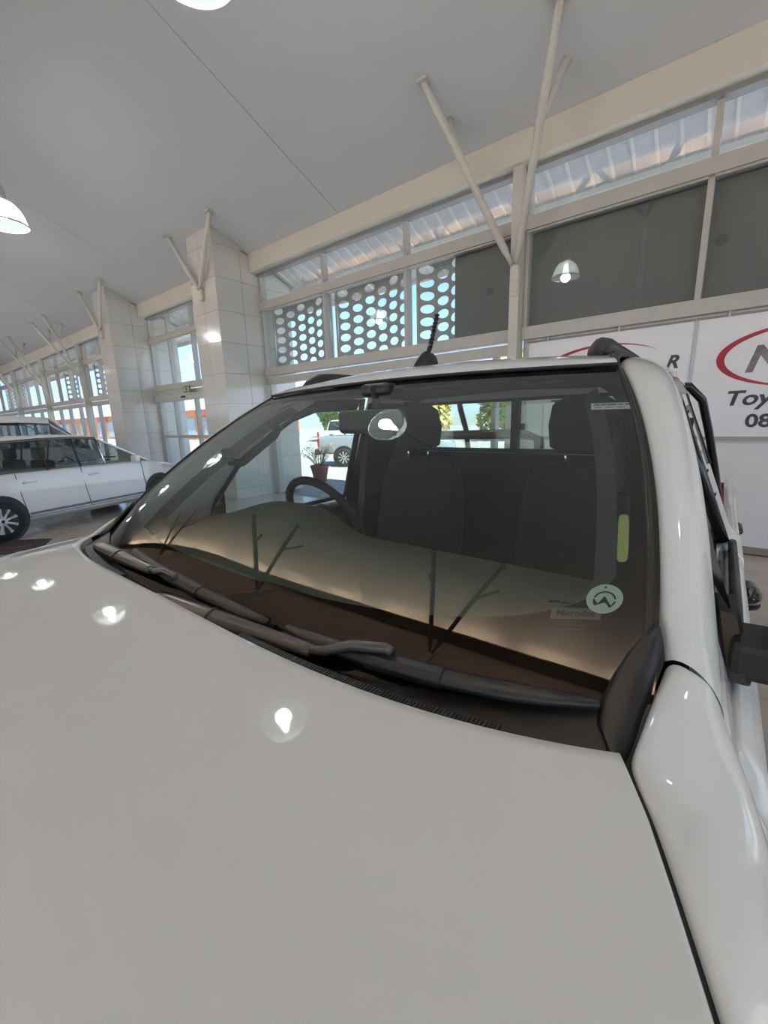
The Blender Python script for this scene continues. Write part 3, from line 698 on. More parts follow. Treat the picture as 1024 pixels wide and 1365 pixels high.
for sg in (1, -1):
    MB().tube([(sg*0.612, 1.105, 1.705), (sg*0.600, 1.15, 1.724), (sg*0.592, 1.22, 1.742), (sg*0.588, 1.35, 1.754), (sg*0.585, 1.7, 1.762), (sg*0.59, 2.1, 1.746)], 0.013, 8, flat=0.6).build('roof_ditch_strip', BLACKP, rf, smooth=True)
    MB().tube([(sg*0.545, 1.20, 1.735), (sg*0.545, 1.235, 1.752), (sg*0.543, 1.29, 1.772), (sg*0.542, 1.36, 1.782), (sg*0.540, 1.5, 1.788), (sg*0.538, 1.75, 1.790), (sg*0.54, 1.95, 1.785), (sg*0.545, 2.05, 1.770), (sg*0.548, 2.10, 1.745)],
              [0.014, 0.024, 0.027, 0.023, 0.018, 0.018, 0.02, 0.022, 0.018], 12).build('roof_rail', BLACKP, T, smooth=True)
ant = root('antenna', (0, 1.7, 0)); ant.parent = T; ant.location = (0, 0, 0); OFF[ant] = OFF[T]
zr = roof_f(0, 0.12)[2]
MB().grid(lambda y, k: (0.03*(1-0.25*abs(k))*k*(1-0.75*max(0, (y-0.0)/0.11)) if False else 0.028*k*(1-0.4*(abs(k) < 0.5))*(0.35+0.65*min(1, (y+0.005)/0.05)), 1.20+y, zr-0.006+(1-k*k)*(0.012+0.055*math.sin(min(1, y/0.10)*math.pi*0.62))), lin(0, 0.12, 10), lin(-1, 1, 9)).build('antenna_base', BLACKP, ant, smooth=True)
MB().tube([(0, 1.275, zr+0.04), (0.0, 1.30, zr+0.075), (0.0, 1.345, zr+0.185)], [0.009, 0.008, 0.006], 8).build('mast', BLACKP, ant, smooth=True)
mm = MB()
for i in range(9):
    k = i/8; p = Vector((0, 1.30, zr+0.075)).lerp(Vector((0, 1.345, zr+0.185)), k); mm.lathe([(0.006, -0.004), (0.0105, 0), (0.006, 0.004)], p, 'z', 8)
mm.build('mast_coil', RUBBER, ant)
# ---- doors and cab sides
def side_u(z): return interp([(0.45, 0.895), (0.62, 0.913), (0.86, 0.913), (1.0, 0.921), (1.07, 0.925), (1.11, 0.921), (1.135, 0.900), (1.15, 0.882), (1.72, 0.672)], z)
def belt_z(y): return 1.16+0.012*(y-0.6)
zz_low = [0.47, 0.6, 0.75, 0.86, 0.95, 1.02, 1.06, 1.085, 1.11, 1.128, 1.142, 1.152]
for sg in (1, -1):
    door = MB().grid(lambda y, z: (sg*side_u(z), y, z), lin(0.608, 1.745, 12), zz_low).build('door', WHITE, T, smooth=True, solid=0.03)
    # belt moulding, window frame, glass
    MB().tube([(sg*0.886, 0.86, 1.163), (sg*0.888, 1.2, 1.166), (sg*0.886, 1.75, 1.174)], 0.012, 8).build('belt_moulding', BLACKP, door, smooth=True)
    fp = [(sg*(side_u(z)-0.012), y, z) for y, z in ((0.88, 1.18), (0.91, 1.30), (0.99, 1.43), (1.14, 1.555), (1.27, 1.635), (1.38, 1.69), (1.70, 1.702), (1.72, 1.45), (1.74, 1.175))]
    MB().tube(fp, 0.018, 6).build('window_frame', BLACKG, door, smooth=True)
    gp = [(sg*(side_u(z)-0.016), y, z) for y, z in ((0.88, 1.15), (0.91, 1.30), (0.99, 1.43), (1.14, 1.555), (1.27, 1.635), (1.38, 1.69), (1.70, 1.702), (1.72, 1.45), (1.74, 1.15))]
    MB().add(gp, [tuple(range(len(gp)))]).build('window_pane', SIDEGL, door)
    SA = [(0.60, 1.205), (0.66, 1.25), (0.72, 1.29), (0.83, 1.38), (0.93, 1.465), (1.03, 1.545), (1.13, 1.62), (1.22, 1.675), (1.34, 1.712)]; SB = [(0.61, 1.15), (0.74, 1.155), (0.87, 1.165), (0.905, 1.31), (0.985, 1.435), (1.06, 1.505), (1.16, 1.58), (1.26, 1.645), (1.37, 1.69)]
    MB().grid(lambda i, k: (sg*(side_u(SA[i][1]+(SB[i][1]-SA[i][1])*k)-0.002), SA[i][0]+(SB[i][0]-SA[i][0])*k, SA[i][1]+(SB[i][1]-SA[i][1])*k), range(9), lin(0, 1, 5)).build('door_frame', WHITE, door, smooth=True, solid=0.02)
    # weather shield along the top of the window
    wsd = [(0.90, 1.30), (0.93, 1.375), (1.02, 1.48), (1.15, 1.585), (1.28, 1.655), (1.41, 1.695), (1.70, 1.708)]
    MB().grid(lambda i, k: (sg*(side_u(wsd[i][1]-0.05*k)+0.012+0.012*k), wsd[i][0]+0.012*k, wsd[i][1]-0.05*k), range(7), lin(0, 1, 4)).build('weather_shield', mat('smoke_plastic', (0.012, 0.012, 0.014), 0.15), door, smooth=True)
    # door handle
    MB().tube([(sg*0.925, 1.56, 1.035), (sg*0.947, 1.58, 1.037), (sg*0.952, 1.65, 1.04), (sg*0.945, 1.715, 1.04), (sg*0.925, 1.73, 1.04)], [0.016, 0.019, 0.020, 0.019, 0.016], 10, flat=1.2).build('door_handle', BLACKG, door, smooth=True)
    # interior door trim
    bx((min(sg*0.79, sg*0.86), 0.62, 0.5), (max(sg*0.79, sg*0.86), 2.05, 1.15), 'door_trim', mat('cabin_dark', (0.028, 0.028, 0.03), 0.8, noise=0.1), door, bevel=0.02)
    # rear cab corner panel (B pillar)
    MB().grid(lambda y, z: (sg*(side_u(z)+0.002), y, z), [1.752, 1.8, 1.95, 2.10, 2.13], zz_low+[1.25, 1.4, 1.55, 1.70, 1.735]).build('cab_corner', WHITE, T, smooth=True, solid=0.02)
    MB().grid(lambda y, z: (sg*(side_u(z)-0.03), y, z), [1.73, 1.8, 2.0, 2.07], [1.10, 1.15, 1.3, 1.5, 1.69]).build('pillar_lining', mat('cabin_dark', (0.028, 0.028, 0.03), 0.8), T, smooth=True)
    for (zz, yy) in ((1.60, 1.80), (1.40, 1.81), (1.32, 1.81)):
        MB().lathe([(0, 0.006), (0.006, 0.005), (0.007, 0)], (sg*(side_u(zz)+0.002), yy, zz), 'x', 8).build('grommet', BLACKP, T)
    # mirror
    mr = root('side_mirror', (0, 1.7, 0)); mr.parent = T; mr.location = (0, 0, 0); OFF[mr] = OFF[T]
    mk = lambda pts, n_, m_, par, **k: MB().add([(sg*p[0], p[1], p[2]) for p in pts[0]], pts[1]).build(n_, m_, par, **k)
    b_ = MB().prism([(0.868, 0.82, 1.165), (0.868, 0.97, 1.165), (0.838, 0.96, 1.27), (0.845, 0.90, 1.255)], (0.035, 0, 0)); b_.v = [(sg*v[0], v[1], v[2]) for v in b_.v]; b_.build('mirror_base', BLACKP, mr, bevel=0.006)
    b_ = MB().prism([(0.87, 0.83, 1.165), (0.87, 0.94, 1.165), (0.87, 0.94, 1.23), (0.87, 0.83, 1.23)], (0.13, 0.02, 0.0)); b_.v = [(sg*v[0], v[1], v[2]) for v in b_.v]; b_.build('mirror_arm', BLACKP, mr, bevel=0.012)
    hv = []; hf = []
    for i, (yy, sc) in enumerate(((0.86, 0.55), (0.88, 0.8), (0.92, 0.95), (0.98, 1.0), (1.02, 0.98))):
        for k in range(20):
            th = 2*math.pi*k/20; c, s_ = math.cos(th), math.sin(th); q = (abs(c)**4+abs(s_)**4)**(-0.25)
            hv.append((sg*(1.035+0.105*c*q*sc), yy, 1.275+0.125*s_*q*sc))
    for i in range(4):
        for k in range(20): hf.append((i*20+k, i*20+(k+1) % 20, (i+1)*20+(k+1) % 20, (i+1)*20+k))
    hf.append(tuple(range(20)))
    MB().add(hv, hf).build('mirror_housing', BLACKG, mr, smooth=True)
    gl = [(sg*(1.035+0.098*math.cos(2*math.pi*k/20)*((abs(math.cos(2*math.pi*k/20))**4+abs(math.sin(2*math.pi*k/20))**4)**-0.25)), 1.017, 1.275+0.118*math.sin(2*math.pi*k/20)*((abs(math.cos(2*math.pi*k/20))**4+abs(math.sin(2*math.pi*k/20))**4)**-0.25)) for k in range(20)]
    MB().add(gl, [tuple(range(20))]).build('mirror_glass', CHROME, mr)
# side steps
for sg in (1, -1):
    MB().tube([(sg*0.90, 0.55, 0.42), (sg*1.0, 0.62, 0.40), (sg*1.0, 1.95, 0.40), (sg*0.90, 2.02, 0.42)], 0.035, 10).build('side_step', BLACKP, T, smooth=True)
# ---- cab interior
DARK = mat('cabin_dark', (0.028, 0.028, 0.03), 0.8); SEATM = mat('seat_fabric', (0.035, 0.035, 0.037), 0.85, noise=0.15, nscale=40, bump=0.2, bscale=250)
DASHM = mat('dash_grey', (0.125, 0.150, 0.138), 0.75, noise=0.03)
dash = root('dashboard', (0, 1.7, 0)); dash.parent = T; dash.location = (0, 0, 0); OFF[dash] = OFF[T]
def dash_f(a, k):
    u = a*0.755; hump = math.exp(-((u+0.42)/0.25)**4)
    f0 = ws(a*0.97, 0.04); z0 = f0.z-0.035
    ye = 1.03+0.02*hump; ze = 1.225+0.075*hump
    pr = [(f0.y+0.02, z0-0.03), (f0.y+0.05, z0-0.02), (0.70, min(1.255, z0+0.0)), (0.82, 1.245+0.03*hump), (0.93, 1.24+0.062*hump), (ye-0.03, ze+0.006), (ye, ze-0.010), (ye+0.005, ze-0.05), (ye+0.06, ze-0.20), (ye+0.08, 0.75)]
    return (u, pr[k][0], pr[k][1])
MB().grid(dash_f, lin(-1, 1, 41), range(10)).build('dash_top', DASHM, dash, smooth=True, subsurf=1)
sw = root('steering_wheel', (0, 1.7, 0)); sw.parent = T; sw.location = (0, 0, 0); OFF[sw] = OFF[T]
cS = Vector((-0.41, 1.14, 1.215)); ax1 = Vector((1, 0, 0)); ax2 = Vector((0, -0.42, 0.907))
MB().tube([cS+ax1*0.185*math.cos(2*math.pi*i/36)+ax2*0.185*math.sin(2*math.pi*i/36) for i in range(37)], 0.0165, 10, cap=False).build('rim', BLACKP, sw, smooth=True)
MB().tube([cS-Vector((0, 0.05, 0.02)), cS+Vector((0, 0.01, 0.0))], [0.05, 0.07], 16).build('hub', BLACKP, sw, smooth=True)
for th in (0.1, math.pi-0.1, -math.pi/2):
    MB().tube([cS, cS+ax1*0.18*math.cos(th)+ax2*0.18*math.sin(th)], 0.016, 8).build('spoke', BLACKP, sw, smooth=True)
def rbox(lo, hi, name, m, par, bev=0.04): return bx(lo, hi, name, m, par, bevel=bev, bseg=4)
for u0 in (-0.39, 0.39):
    st = root('front_seat', (0, 1.7, 0)); st.parent = T; st.location = (0, 0, 0); OFF[st] = OFF[T]
    rbox((u0-0.25, 1.25, 0.62), (u0+0.25, 1.78, 0.82), 'seat_cushion', SEATM, st, 0.06)
    bk = MB(); prof = [(-0.255, 0.05), (-0.24, -0.02), (-0.17, -0.03), (-0.15, 0.0), (0.15, 0.0), (0.17, -0.03), (0.24, -0.02), (0.255, 0.05), (0.25, 0.14), (-0.25, 0.14)]
    zs = [0.76, 0.9, 1.1, 1.25, 1.34, 1.39, 1.41]; wd = [0.95, 1.0, 1.0, 0.95, 0.85, 0.75, 0.6]
    vs = [(u0+p[0]*wd[i], 1.70+p[1]+0.10*(z-0.76)/0.6, z) for i, z in enumerate(zs) for p in prof]; n = len(prof)
    fs = [(i*n+k, i*n+(k+1) % n, (i+1)*n+(k+1) % n, (i+1)*n+k) for i in range(len(zs)-1) for k in range(n)]+[tuple((len(zs)-1)*n+k for k in range(n))]
    bk.add(vs, fs).build('backrest', SEATM, st, smooth=True, subsurf=1)
    MB().tube([(u0, 1.80, 1.455), (u0, 1.80, 1.475), (u0, 1.80, 1.56), (u0, 1.79, 1.64), (u0, 1.79, 1.665)], [0.09, 0.125, 0.135, 0.12, 0.08], 20, flat=0.45, upv=(0, 1, 0)).build('headrest', SEATM, st, smooth=True)
    for d_ in (-0.06, 0.06): MB().tube([(u0+d_, 1.80, 1.38), (u0+d_, 1.80, 1.48)], 0.006, 6).build('headrest_post', CHROME, st, smooth=True)
cab = root('cab_lining', (0, 1.7, 0)); cab.parent = T; cab.location = (0, 0, 0); OFF[cab] = OFF[T]
MB().grid(lambda a, b: ((lambda p: (p[0]*1.0, p[1]+0.03, p[2]-0.035))(roof_f(a, b))), lin(-1, 1, 13), [0.0, 0.05, 0.1, 0.3, 0.6, 0.98]).build('headliner', mat('headliner', (0.16, 0.16, 0.16), 0.9), cab, smooth=True)
bx((-0.86, 0.6, 0.45), (0.86, 2.12, 0.5), 'cab_floor', DARK, cab); bx((-0.80, 0.60, 0.5), (0.80, 0.66, 1.18), 'firewall', DARK, cab)
rw = root('rear_wall', (0, 1.7, 0)); rw.parent = T; rw.location = (0, 0, 0); OFF[rw] = OFF[T]
bx((-0.90, 2.08, 0.5), (0.90, 2.12, 1.135), 'rear_panel', WHITE, rw); bx((-0.77, 2.06, 0.5), (0.77, 2.079, 1.419), 'rear_trim', DARK, rw)
bx((-0.77, 2.08, 1.135), (0.77, 2.12, 1.42), 'rear_panel', WHITE, rw)
for sg in (1, -1): MB().prism([(sg*0.575, 2.08, 1.42), (sg*0.775, 2.08, 1.42), (sg*0.675, 2.08, 1.715), (sg*0.56, 2.08, 1.715)], (0, 0.04, 0)).build('rear_pillar', WHITE, rw)
for sg in (1, -1): MB().prism([(sg*0.575, 2.06, 1.40), (sg*0.80, 2.06, 1.40), (sg*0.685, 2.06, 1.70), (sg*0.56, 2.06, 1.70)], (0, 0.018, 0)).build('rear_trim', DARK, rw)
bx((-0.60, 2.08, 1.69), (0.60, 2.12, 1.75), 'rear_header', WHITE, rw)
for u0, u1 in ((-0.565, -0.012), (0.012, 0.565)): bx((u0, 2.098, 1.43), (u1, 2.102, 1.685), 'rear_pane', SIDEGL, rw)
for (a, b, c_, d_) in ((-0.58, 0.58, 1.415, 1.44), (-0.58, 0.58, 1.675, 1.70), (-0.58, -0.56, 1.42, 1.70), (0.56, 0.58, 1.42, 1.70), (-0.02, 0.02, 1.42, 1.69)): bx((a, 2.085, c_), (b, 2.115, d_), 'window_rubber', BLACKP, rw)
bx((0.02, 2.065, 1.535), (0.05, 2.09, 1.565), 'latch', BLACKP, rw)
rm = root('rear_view_mirror', (0, 1.7, 0)); rm.parent = T; rm.location = (0, 0, 0); OFF[rm] = OFF[T]
rbox((-0.125, 0.955, 1.562), (0.125, 0.99, 1.632), 'mirror_body', BLACKP, rm, 0.015)
MB().tube([(0, 0.985, 1.61), (0, 1.0, 1.66), (0, 0.985, 1.70)], 0.012, 8).build('mirror_stalk', BLACKP, rm, smooth=True)
rbox((-0.055, 0.985, 1.668), (0.055, 1.07, 1.708), 'sensor_housing', BLACKP, rm, 0.015)
for sg in (1, -1): rbox((sg*0.33-0.2, 1.10, 1.685), (sg*0.33+0.2, 1.26, 1.70), 'sun_visor', mat('visor', (0.12, 0.12, 0.12), 0.9), T, 0.008)
# seat belt on the B pillar
for sg in (1, -1): MB().tube([(sg*0.72, 1.78, 1.58), (sg*0.70, 1.70, 1.2), (sg*0.68, 1.62, 0.8)], 0.025, 6, flat=0.1, upv=(0, 1, 0)).build('seat_belt', BLACKP, T)
# ---- bed, sports bar, tail
for sg in (1, -1):
    bed = MB().grid(lambda y, z0_: (lambda z: (sg*(side_u(z) if z < 1.1 else side_u(1.09)-0.01), y, z))(z0_ if abs(y-3.085) >= 0.46 else max(z0_, (0.42+math.sqrt(0.46**2-(y-3.085)**2))+(z0_-0.55)*0.35)), [2.17, 2.4, 2.6, 2.625, 2.66, 2.72, 2.8, 2.95, 3.085, 3.22, 3.37, 3.45, 3.51, 3.545, 3.57, 3.8, 4.1, 4.33], [0.55, 0.62, 0.75, 0.86, 0.95, 1.02, 1.06, 1.085, 1.10]).build('bed_side', WHITE, T, smooth=True, solid=0.05)
    MB().tube([(sg*0.92, 2.75, 0.985), (sg*0.945, 2.77, 0.985), (sg*0.945, 2.93, 0.985), (sg*0.92, 2.95, 0.985)], 0.016, 8).build('tie_hook', BLACKP, bed, smooth=True)
    MB().tube([(sg*0.84, 3.25, 1.10), (sg*0.81, 3.18, 1.25), (sg*0.755, 3.02, 1.50), (sg*0.715, 2.85, 1.66), (sg*0.66, 2.72, 1.725), (sg*0.5, 2.70, 1.735), (0, 2.70, 1.735)], 0.021, 10).build('sports_bar', BLACKG, T, smooth=True)
    m = MB(); vs = []; fs = []
    for i in range(21):
        th = math.pi*i/20
        for rr, uu in ((0.43, 0.90), (0.43, 0.95), (0.50, 0.94), (0.50, 0.90)): vs.append((sg*uu, 3.085+rr*math.cos(th), 0.42+rr*math.sin(th)))
    for i in range(20):
        for k in range(4): fs.append((i*4+k, i*4+(k+1) % 4, (i+1)*4+(k+1) % 4, (i+1)*4+k))
    m.add(vs, fs).build('arch_flare', BLACKP, bed)
    bx((min(sg*0.80, sg*0.915), 4.30, 0.80), (max(sg*0.80, sg*0.90), 4.365, 1.03), 'tail_light', mat('tail_red', (0.35, 0.01, 0.01), 0.2), T, bevel=0.02)
MB().tube([(-0.75, 2.55, 1.12), (-0.74, 2.5, 1.42), (-0.70, 2.48, 1.49), (-0.1, 2.46, 1.50), (0.0, 2.46, 1.47), (0.02, 2.46, 1.12)], 0.03, 10).build('bar_brace', BLACKG, T, smooth=True)
bx((-0.86, 2.17, 0.62), (0.86, 4.3, 0.66), 'bed_floor', BLACKP, T); bx((-0.87, 2.17, 0.6), (0.87, 2.21, 1.09), 'bed_front', WHITE, T)
bx((-0.80, 4.31, 0.62), (0.80, 4.36, 1.09), 'tailgate', WHITE, T, bevel=0.015); bx((-0.85, 4.35, 0.45), (0.85, 4.5, 0.60), 'rear_bumper', CHROME, T, bevel=0.03)
# ---- nose: grille, lamps, bumper
MB().grid(lambda a, z: (a*0.80, -0.74-0.13*(1-a*a)-0.02*(1.07-z), z), lin(-1, 1, 15), lin(0.72, 1.075, 6)).build('grille_panel', BLACKP, T, smooth=True)
for k in range(4): MB().tube([(a*0.48, -0.775-0.13*(1-(a*0.6)**2), 0.78+0.075*k) for a in lin(-1, 1, 9)], 0.014, 6).build('grille_bar', ALLOY, T, smooth=True)
for sg in (1, -1):
    MB().grid(lambda a, k: (sg*a, -0.752-0.13*(1-(a/0.8)**2)-0.02*(1.07-(0.87+0.2*k))-0.015*math.sin(math.pi*k), (0.90+0.05*(a-0.48)/0.33)+k*(0.165-0.05*(a-0.48)/0.33)), lin(0.48, 0.805, 8), lin(0, 1, 7)).build('headlight', mat('lamp_lens', (0.6, 0.62, 0.65), 0.05), T, smooth=True)
    MB().grid(lambda a, k: (sg*a, -0.745-0.13*(1-(a/0.8)**2)-0.02*(1.07-(0.72+0.2*k)), 0.70+k*0.20), lin(0.48, 0.82, 8), lin(0, 1, 3)).build('nose_panel', WHITE, T, smooth=True, solid=0.01)
MB().grid(lambda a, z: (a*0.90, -0.80-0.16*(1-a*a)+0.10*(abs(a) > 0.95), z), lin(-1, 1, 15), lin(0.42, 0.74, 5)).build('front_bumper', WHITE, T, smooth=True, solid=0.03)
bx((-0.72, -0.7, 0.45), (0.72, 0.55, 0.7), 'engine_block', BLACKP, T); bx((-0.45, -0.6, 0.36), (0.45, 4.3, 0.5), 'chassis_frame', BLACKP, T)
def wheel(parent, x, y, z, R, wd, sg, spokes=6):
    w_ = MB().lathe([(R*0.62, -wd/2), (R*0.93, -wd/2), (R, -wd*0.36), (R, wd*0.36), (R*0.93, wd/2), (R*0.62, wd/2)], (x, y, z), 'x', 32).build('tyre', RUBBER, parent, smooth=True)
    f = sg*wd*0.36
    MB().lathe([(R*0.64, sg*wd*0.5), (R*0.60, f), (R*0.58, -f)], (x, y, z), 'x', 32).build('rim', ALLOY, w_, smooth=True)
    MB().lathe([(0, f*0.95), (R*0.13, f*0.95), (R*0.16, f*0.6), (R*0.58, f*0.1)], (x, y, z), 'x', 24).build('brake_disc', mat('brake_dark', (0.06, 0.06, 0.065), 0.5), w_, smooth=True)
    for k in range(spokes):
        th = 2*math.pi*k/spokes+0.3; c, s_ = math.cos(th), math.sin(th)
        MB().tube([(x+f*1.0, y+R*0.08*c, z+R*0.08*s_), (x+f*1.05, y+R*0.35*c, z+R*0.35*s_), (x+f*0.98, y+R*0.61*c, z+R*0.61*s_)], [R*0.11, R*0.10, R*0.15], 6, flat=0.8).build('spoke', ALLOY, w_)
for y in (0.0, 3.085):
    for sg in (1, -1): wheel(T, sg*0.80, y, 0.385, 0.385, 0.25, sg)

# ================================================================== OTHER VEHICLES (local: +y forward)
def car(name, label, cat, loc, heading, body, cabin, paint, glass, wheels, extras=None, doors=(), interior=True, roofm=None, drop=0.05):
    r_ = root(name, (0, 0, 0), label, cat, local=True)
    def bf(i, k):
        y, zl, zs, hw = body[i]
        pts = [(0, zl), (hw*0.85, zl), (hw*0.97, zl+0.08), (hw, zl+0.22), (hw, zs-0.28), (hw*0.992, zs-0.12), (hw*0.965, zs-0.03), (hw*0.90, zs), (hw*0.5, zs+0.02), (0, zs+0.025)]
        return pts[k]
    m = MB()
    m.grid(lambda i, k: (lambda p: (p[0], body[i][0], p[1]))(bf(i, k)), range(len(body)), range(10))
    m.grid(lambda i, k: (lambda p: (-p[0], body[i][0], p[1]))(bf(i, k)), range(len(body)), range(10))
    for i in (0, len(body)-1):
        ring = [(bf(i, k)[0], body[i][0], bf(i, k)[1]) for k in range(10)]+[(-bf(i, k)[0], body[i][0], bf(i, k)[1]) for k in range(8, 0, -1)]
        m.add(ring, [tuple(range(18))])
    bd = m.build('body_shell', paint, r_, smooth=True)
    md = bd.modifiers.new('w', 'WELD'); md.merge_threshold = 0.002
    md = bd.modifiers.new('e', 'EDGE_SPLIT'); md.split_angle = math.radians(40)
    # cabin
    def cf(i, k):
        y, zb, zr_, hb, hr = cabin[i][:5]; tk = min(1, max(0.001, (zr_-zb)/0.1))
        return [(hb, zb), (hr, zr_-drop*tk), (hr-0.05*tk, zr_-0.008*tk), (hr*0.5, zr_+0.012*tk), (0, zr_+0.018*tk)][k]
    for i in range(len(cabin)-1):
        kind = cabin[i][5]
        for sg in (1, -1):
            P_ = lambda j, k: (sg*cf(j, k)[0], cabin[j][0], cf(j, k)[1])
            sm = paint if kind == 'P' else glass
            MB().add([P_(i, 0), P_(i+1, 0), P_(i+1, 1), P_(i, 1)], [(0, 1, 2, 3)]).build('side_window' if kind != 'P' else 'pillar', sm, r_)
            if kind in ('G', 'P', 'W', 'B'):
                MB().tube([P_(i, 1), P_(i+1, 1)], 0.022, 6).build('window_rail', paint if kind in 'WB' else BLACKG, r_)
            MB().tube([P_(i, 0), lerp(P_(i, 0), P_(i, 1), 0.99)], 0.016, 6).build('window_post', BLACKG, r_)
        top = [(s_*cf(j, k)[0], cabin[j][0], cf(j, k)[1]) for j in (i, i+1) for s_, k in ((1, 1), (1, 2), (1, 3), (1, 4), (-1, 3), (-1, 2), (-1, 1))]
        MB().add(top, [(k, k+1, 7+k+1, 7+k) for k in range(6)]).build({'W': 'windscreen', 'B': 'rear_window'}.get(kind, 'roof_panel'), glass if kind in 'WB' else (roofm or paint), r_, smooth=True)
    for (y, z, R, wd) in wheels:
        hw = max(b[3] for b in body)
        for sg in (1, -1):
            MB().lathe([(0, 0.004), (R*1.13, 0.004), (R*1.16, 0.0), (R*1.13, -0.06)], (sg*(hw-0.001), y, z+0.02), 'x', 28).build('wheel_arch', BLACKP, r_)
            wheel(r_, sg*(hw-wd/2+0.012), y, z, R, wd, sg, 9)
    for d_ in doors:                       # (y0, y1, zlow, zhigh, handle_y)
        hw = max(b[3] for b in body)
        for sg in (1, -1):
            dr = MB()
            for ya in (d_[0], d_[1]): dr.tube([(sg*(hw+0.001), ya+0.05, d_[2]), (sg*(hw+0.001), ya, (d_[2]+d_[3])/2), (sg*(hw*0.975), ya-0.02, d_[3])], 0.005, 5)
            dr.tube([(sg*(hw+0.001), d_[0]+0.05, d_[2]), (sg*(hw+0.001), d_[1]+0.05, d_[2])], 0.004, 5)
            o = dr.build('door_seam', RUBBER, r_)
            MB().tube([(sg*hw, d_[4]-0.09, d_[3]-0.14), (sg*(hw+0.03), d_[4]-0.07, d_[3]-0.135), (sg*(hw+0.03), d_[4]+0.06, d_[3]-0.13), (sg*hw, d_[4]+0.08, d_[3]-0.13)], 0.014, 8).build('door_handle', paint if d_[5] else BLACKP, r_, smooth=True)
            MB().tube([(sg*(hw+0.004), d_[0]+0.07, d_[2]+0.05), (sg*(hw+0.004), d_[1]+0.03, d_[2]+0.05)], 0.018, 6, flat=1).build('side_moulding', mat('moulding_blue_grey', (0.16, 0.17, 0.22), 0.4), r_)
    if interior:
        for (y, u0) in interior:
            b_ = root('car_seat', (0, 0, 0), local=True); b_.parent = r_
            rbox((u0-0.23, y-0.12, 0.6), (u0+0.23, y+0.03, 1.12), 'backrest', SEATM, b_, 0.05); rbox((u0-0.13, y-0.13, 1.13), (u0+0.13, y-0.03, 1.32), 'headrest', SEATM, b_, 0.04)
    if extras: extras(r_, paint)
    r_.location = loc; r_.rotation_euler = (0, 0, heading)
    return r_
HEAD_H = math.radians(18)
def hatch_extra(r_, paint):
    for sg in (1, -1):
        rbox((min(sg*0.88, sg*1.02), YS(0.72), 0.96), (max(sg*0.88, sg*1.02), YS(0.82), 1.09), 'door_mirror', paint, r_, 0.03)
        MB().tube([(sg*0.60, YS(1.92), 0.72), (sg*0.74, YS(1.72), 0.76), (sg*0.83, YS(1.42), 0.82)], [0.05, 0.075, 0.03], 8).build('headlight', mat('lamp_lens', (0.6, 0.62, 0.65), 0.05), r_, smooth=True)
        MB().tube([(sg*0.74, -1.9, 0.85), (sg*0.82, -1.72, 0.9)], [0.07, 0.05], 8).build('tail_light', mat('tail_red', (0.35, 0.01, 0.01), 0.2), r_, smooth=True)
    MB().tube([(-0.45, YS(1.05), 1.02), (0.1, YS(0.98), 1.035)], 0.012, 6).build('wiper_blade', BLACKP, r_)
    rbox((-0.7, YS(0.55), 0.7), (0.7, YS(0.95), 0.96), 'dashboard', DARK, r_, 0.06)
    MB().tube([(-0.35+0.17*math.cos(a), YS(0.45)-0.07*math.sin(a), 0.93+0.15*math.sin(a)) for a in lin(0, 2*math.pi, 21)], 0.014, 6).build('steering_wheel', BLACKP, r_, smooth=True)
YS = lambda y: -1.26+(y+1.26)*1.10
hb = [(-1.98, 0.35, 0.86, 0.66), (-1.9, 0.26, 0.95, 0.80), (-1.6, 0.22, 0.98, 0.855), (-1.0, 0.20, 0.985, 0.872), (0, 0.19, 0.975, 0.872), (0.7, 0.19, 0.965, 0.87), (1.15, 0.20, 0.94, 0.86), (1.6, 0.22, 0.86, 0.82), (1.85, 0.25, 0.78, 0.70), (1.97, 0.33, 0.66, 0.52)]
hc = [(-1.88, 0.96, 1.05, 0.74, 0.68, 'B'), (-1.62, 0.97, 1.40, 0.79, 0.60, 'P'), (-1.28, 0.975, 1.47, 0.80, 0.62, 'G'), (-0.55, 0.975, 1.505, 0.80, 0.635, 'G'), (-0.08, 0.975, 1.505, 0.80, 0.64, 'G'), (0.32, 0.97, 1.48, 0.80, 0.635, 'W'), (1.18, 0.95, 0.955, 0.76, 0.72, 'E')]
hb = [(YS(q[0]),)+q[1:] for q in hb]; hc = [(YS(q[0]),)+q[1:] for q in hc]
car('hatchback', 'white five-door hatchback parked on the left of the showroom', 'car', (-9.3, 2.1, 0), HEAD_H, hb, hc, mat('white_car_paint_far', (0.80, 0.80, 0.80), 0.3, coat=1.0, noise=0.01, nscale=3), glassmat('privacy_glass', (0.45, 0.49, 0.49), 0.06), [(-1.26, 0.31, 0.31, 0.19), (YS(1.26), 0.31, 0.31, 0.19)], hatch_extra,
    doors=((YS(-0.98), YS(-0.10), 0.30, 0.97, YS(-0.85), 1), (YS(-0.10), YS(0.95), 0.30, 0.97, YS(0.06), 1)), interior=((-0.25, -0.38), (-0.25, 0.38), (-1.15, -0.38), (-1.15, 0.38)))
def van_extra(r_, paint):
    rbox((-0.8, 1.6, 0.7), (0.8, 2.0, 1.1), 'dashboard', DARK, r_, 0.06)
    for sg in (1, -1): rbox((min(sg*0.86, sg*1.05), 1.55, 1.12), (max(sg*0.86, sg*1.05), 1.62, 1.4), 'door_mirror', BLACKP, r_, 0.02)
vb = [(-2.34, 0.35, 1.08, 0.80), (-2.25, 0.25, 1.12, 0.85), (0, 0.22, 1.12, 0.85), (1.5, 0.22, 1.10, 0.85), (2.0, 0.25, 1.02, 0.82), (2.25, 0.3, 0.85, 0.74), (2.34, 0.38, 0.7, 0.62)]
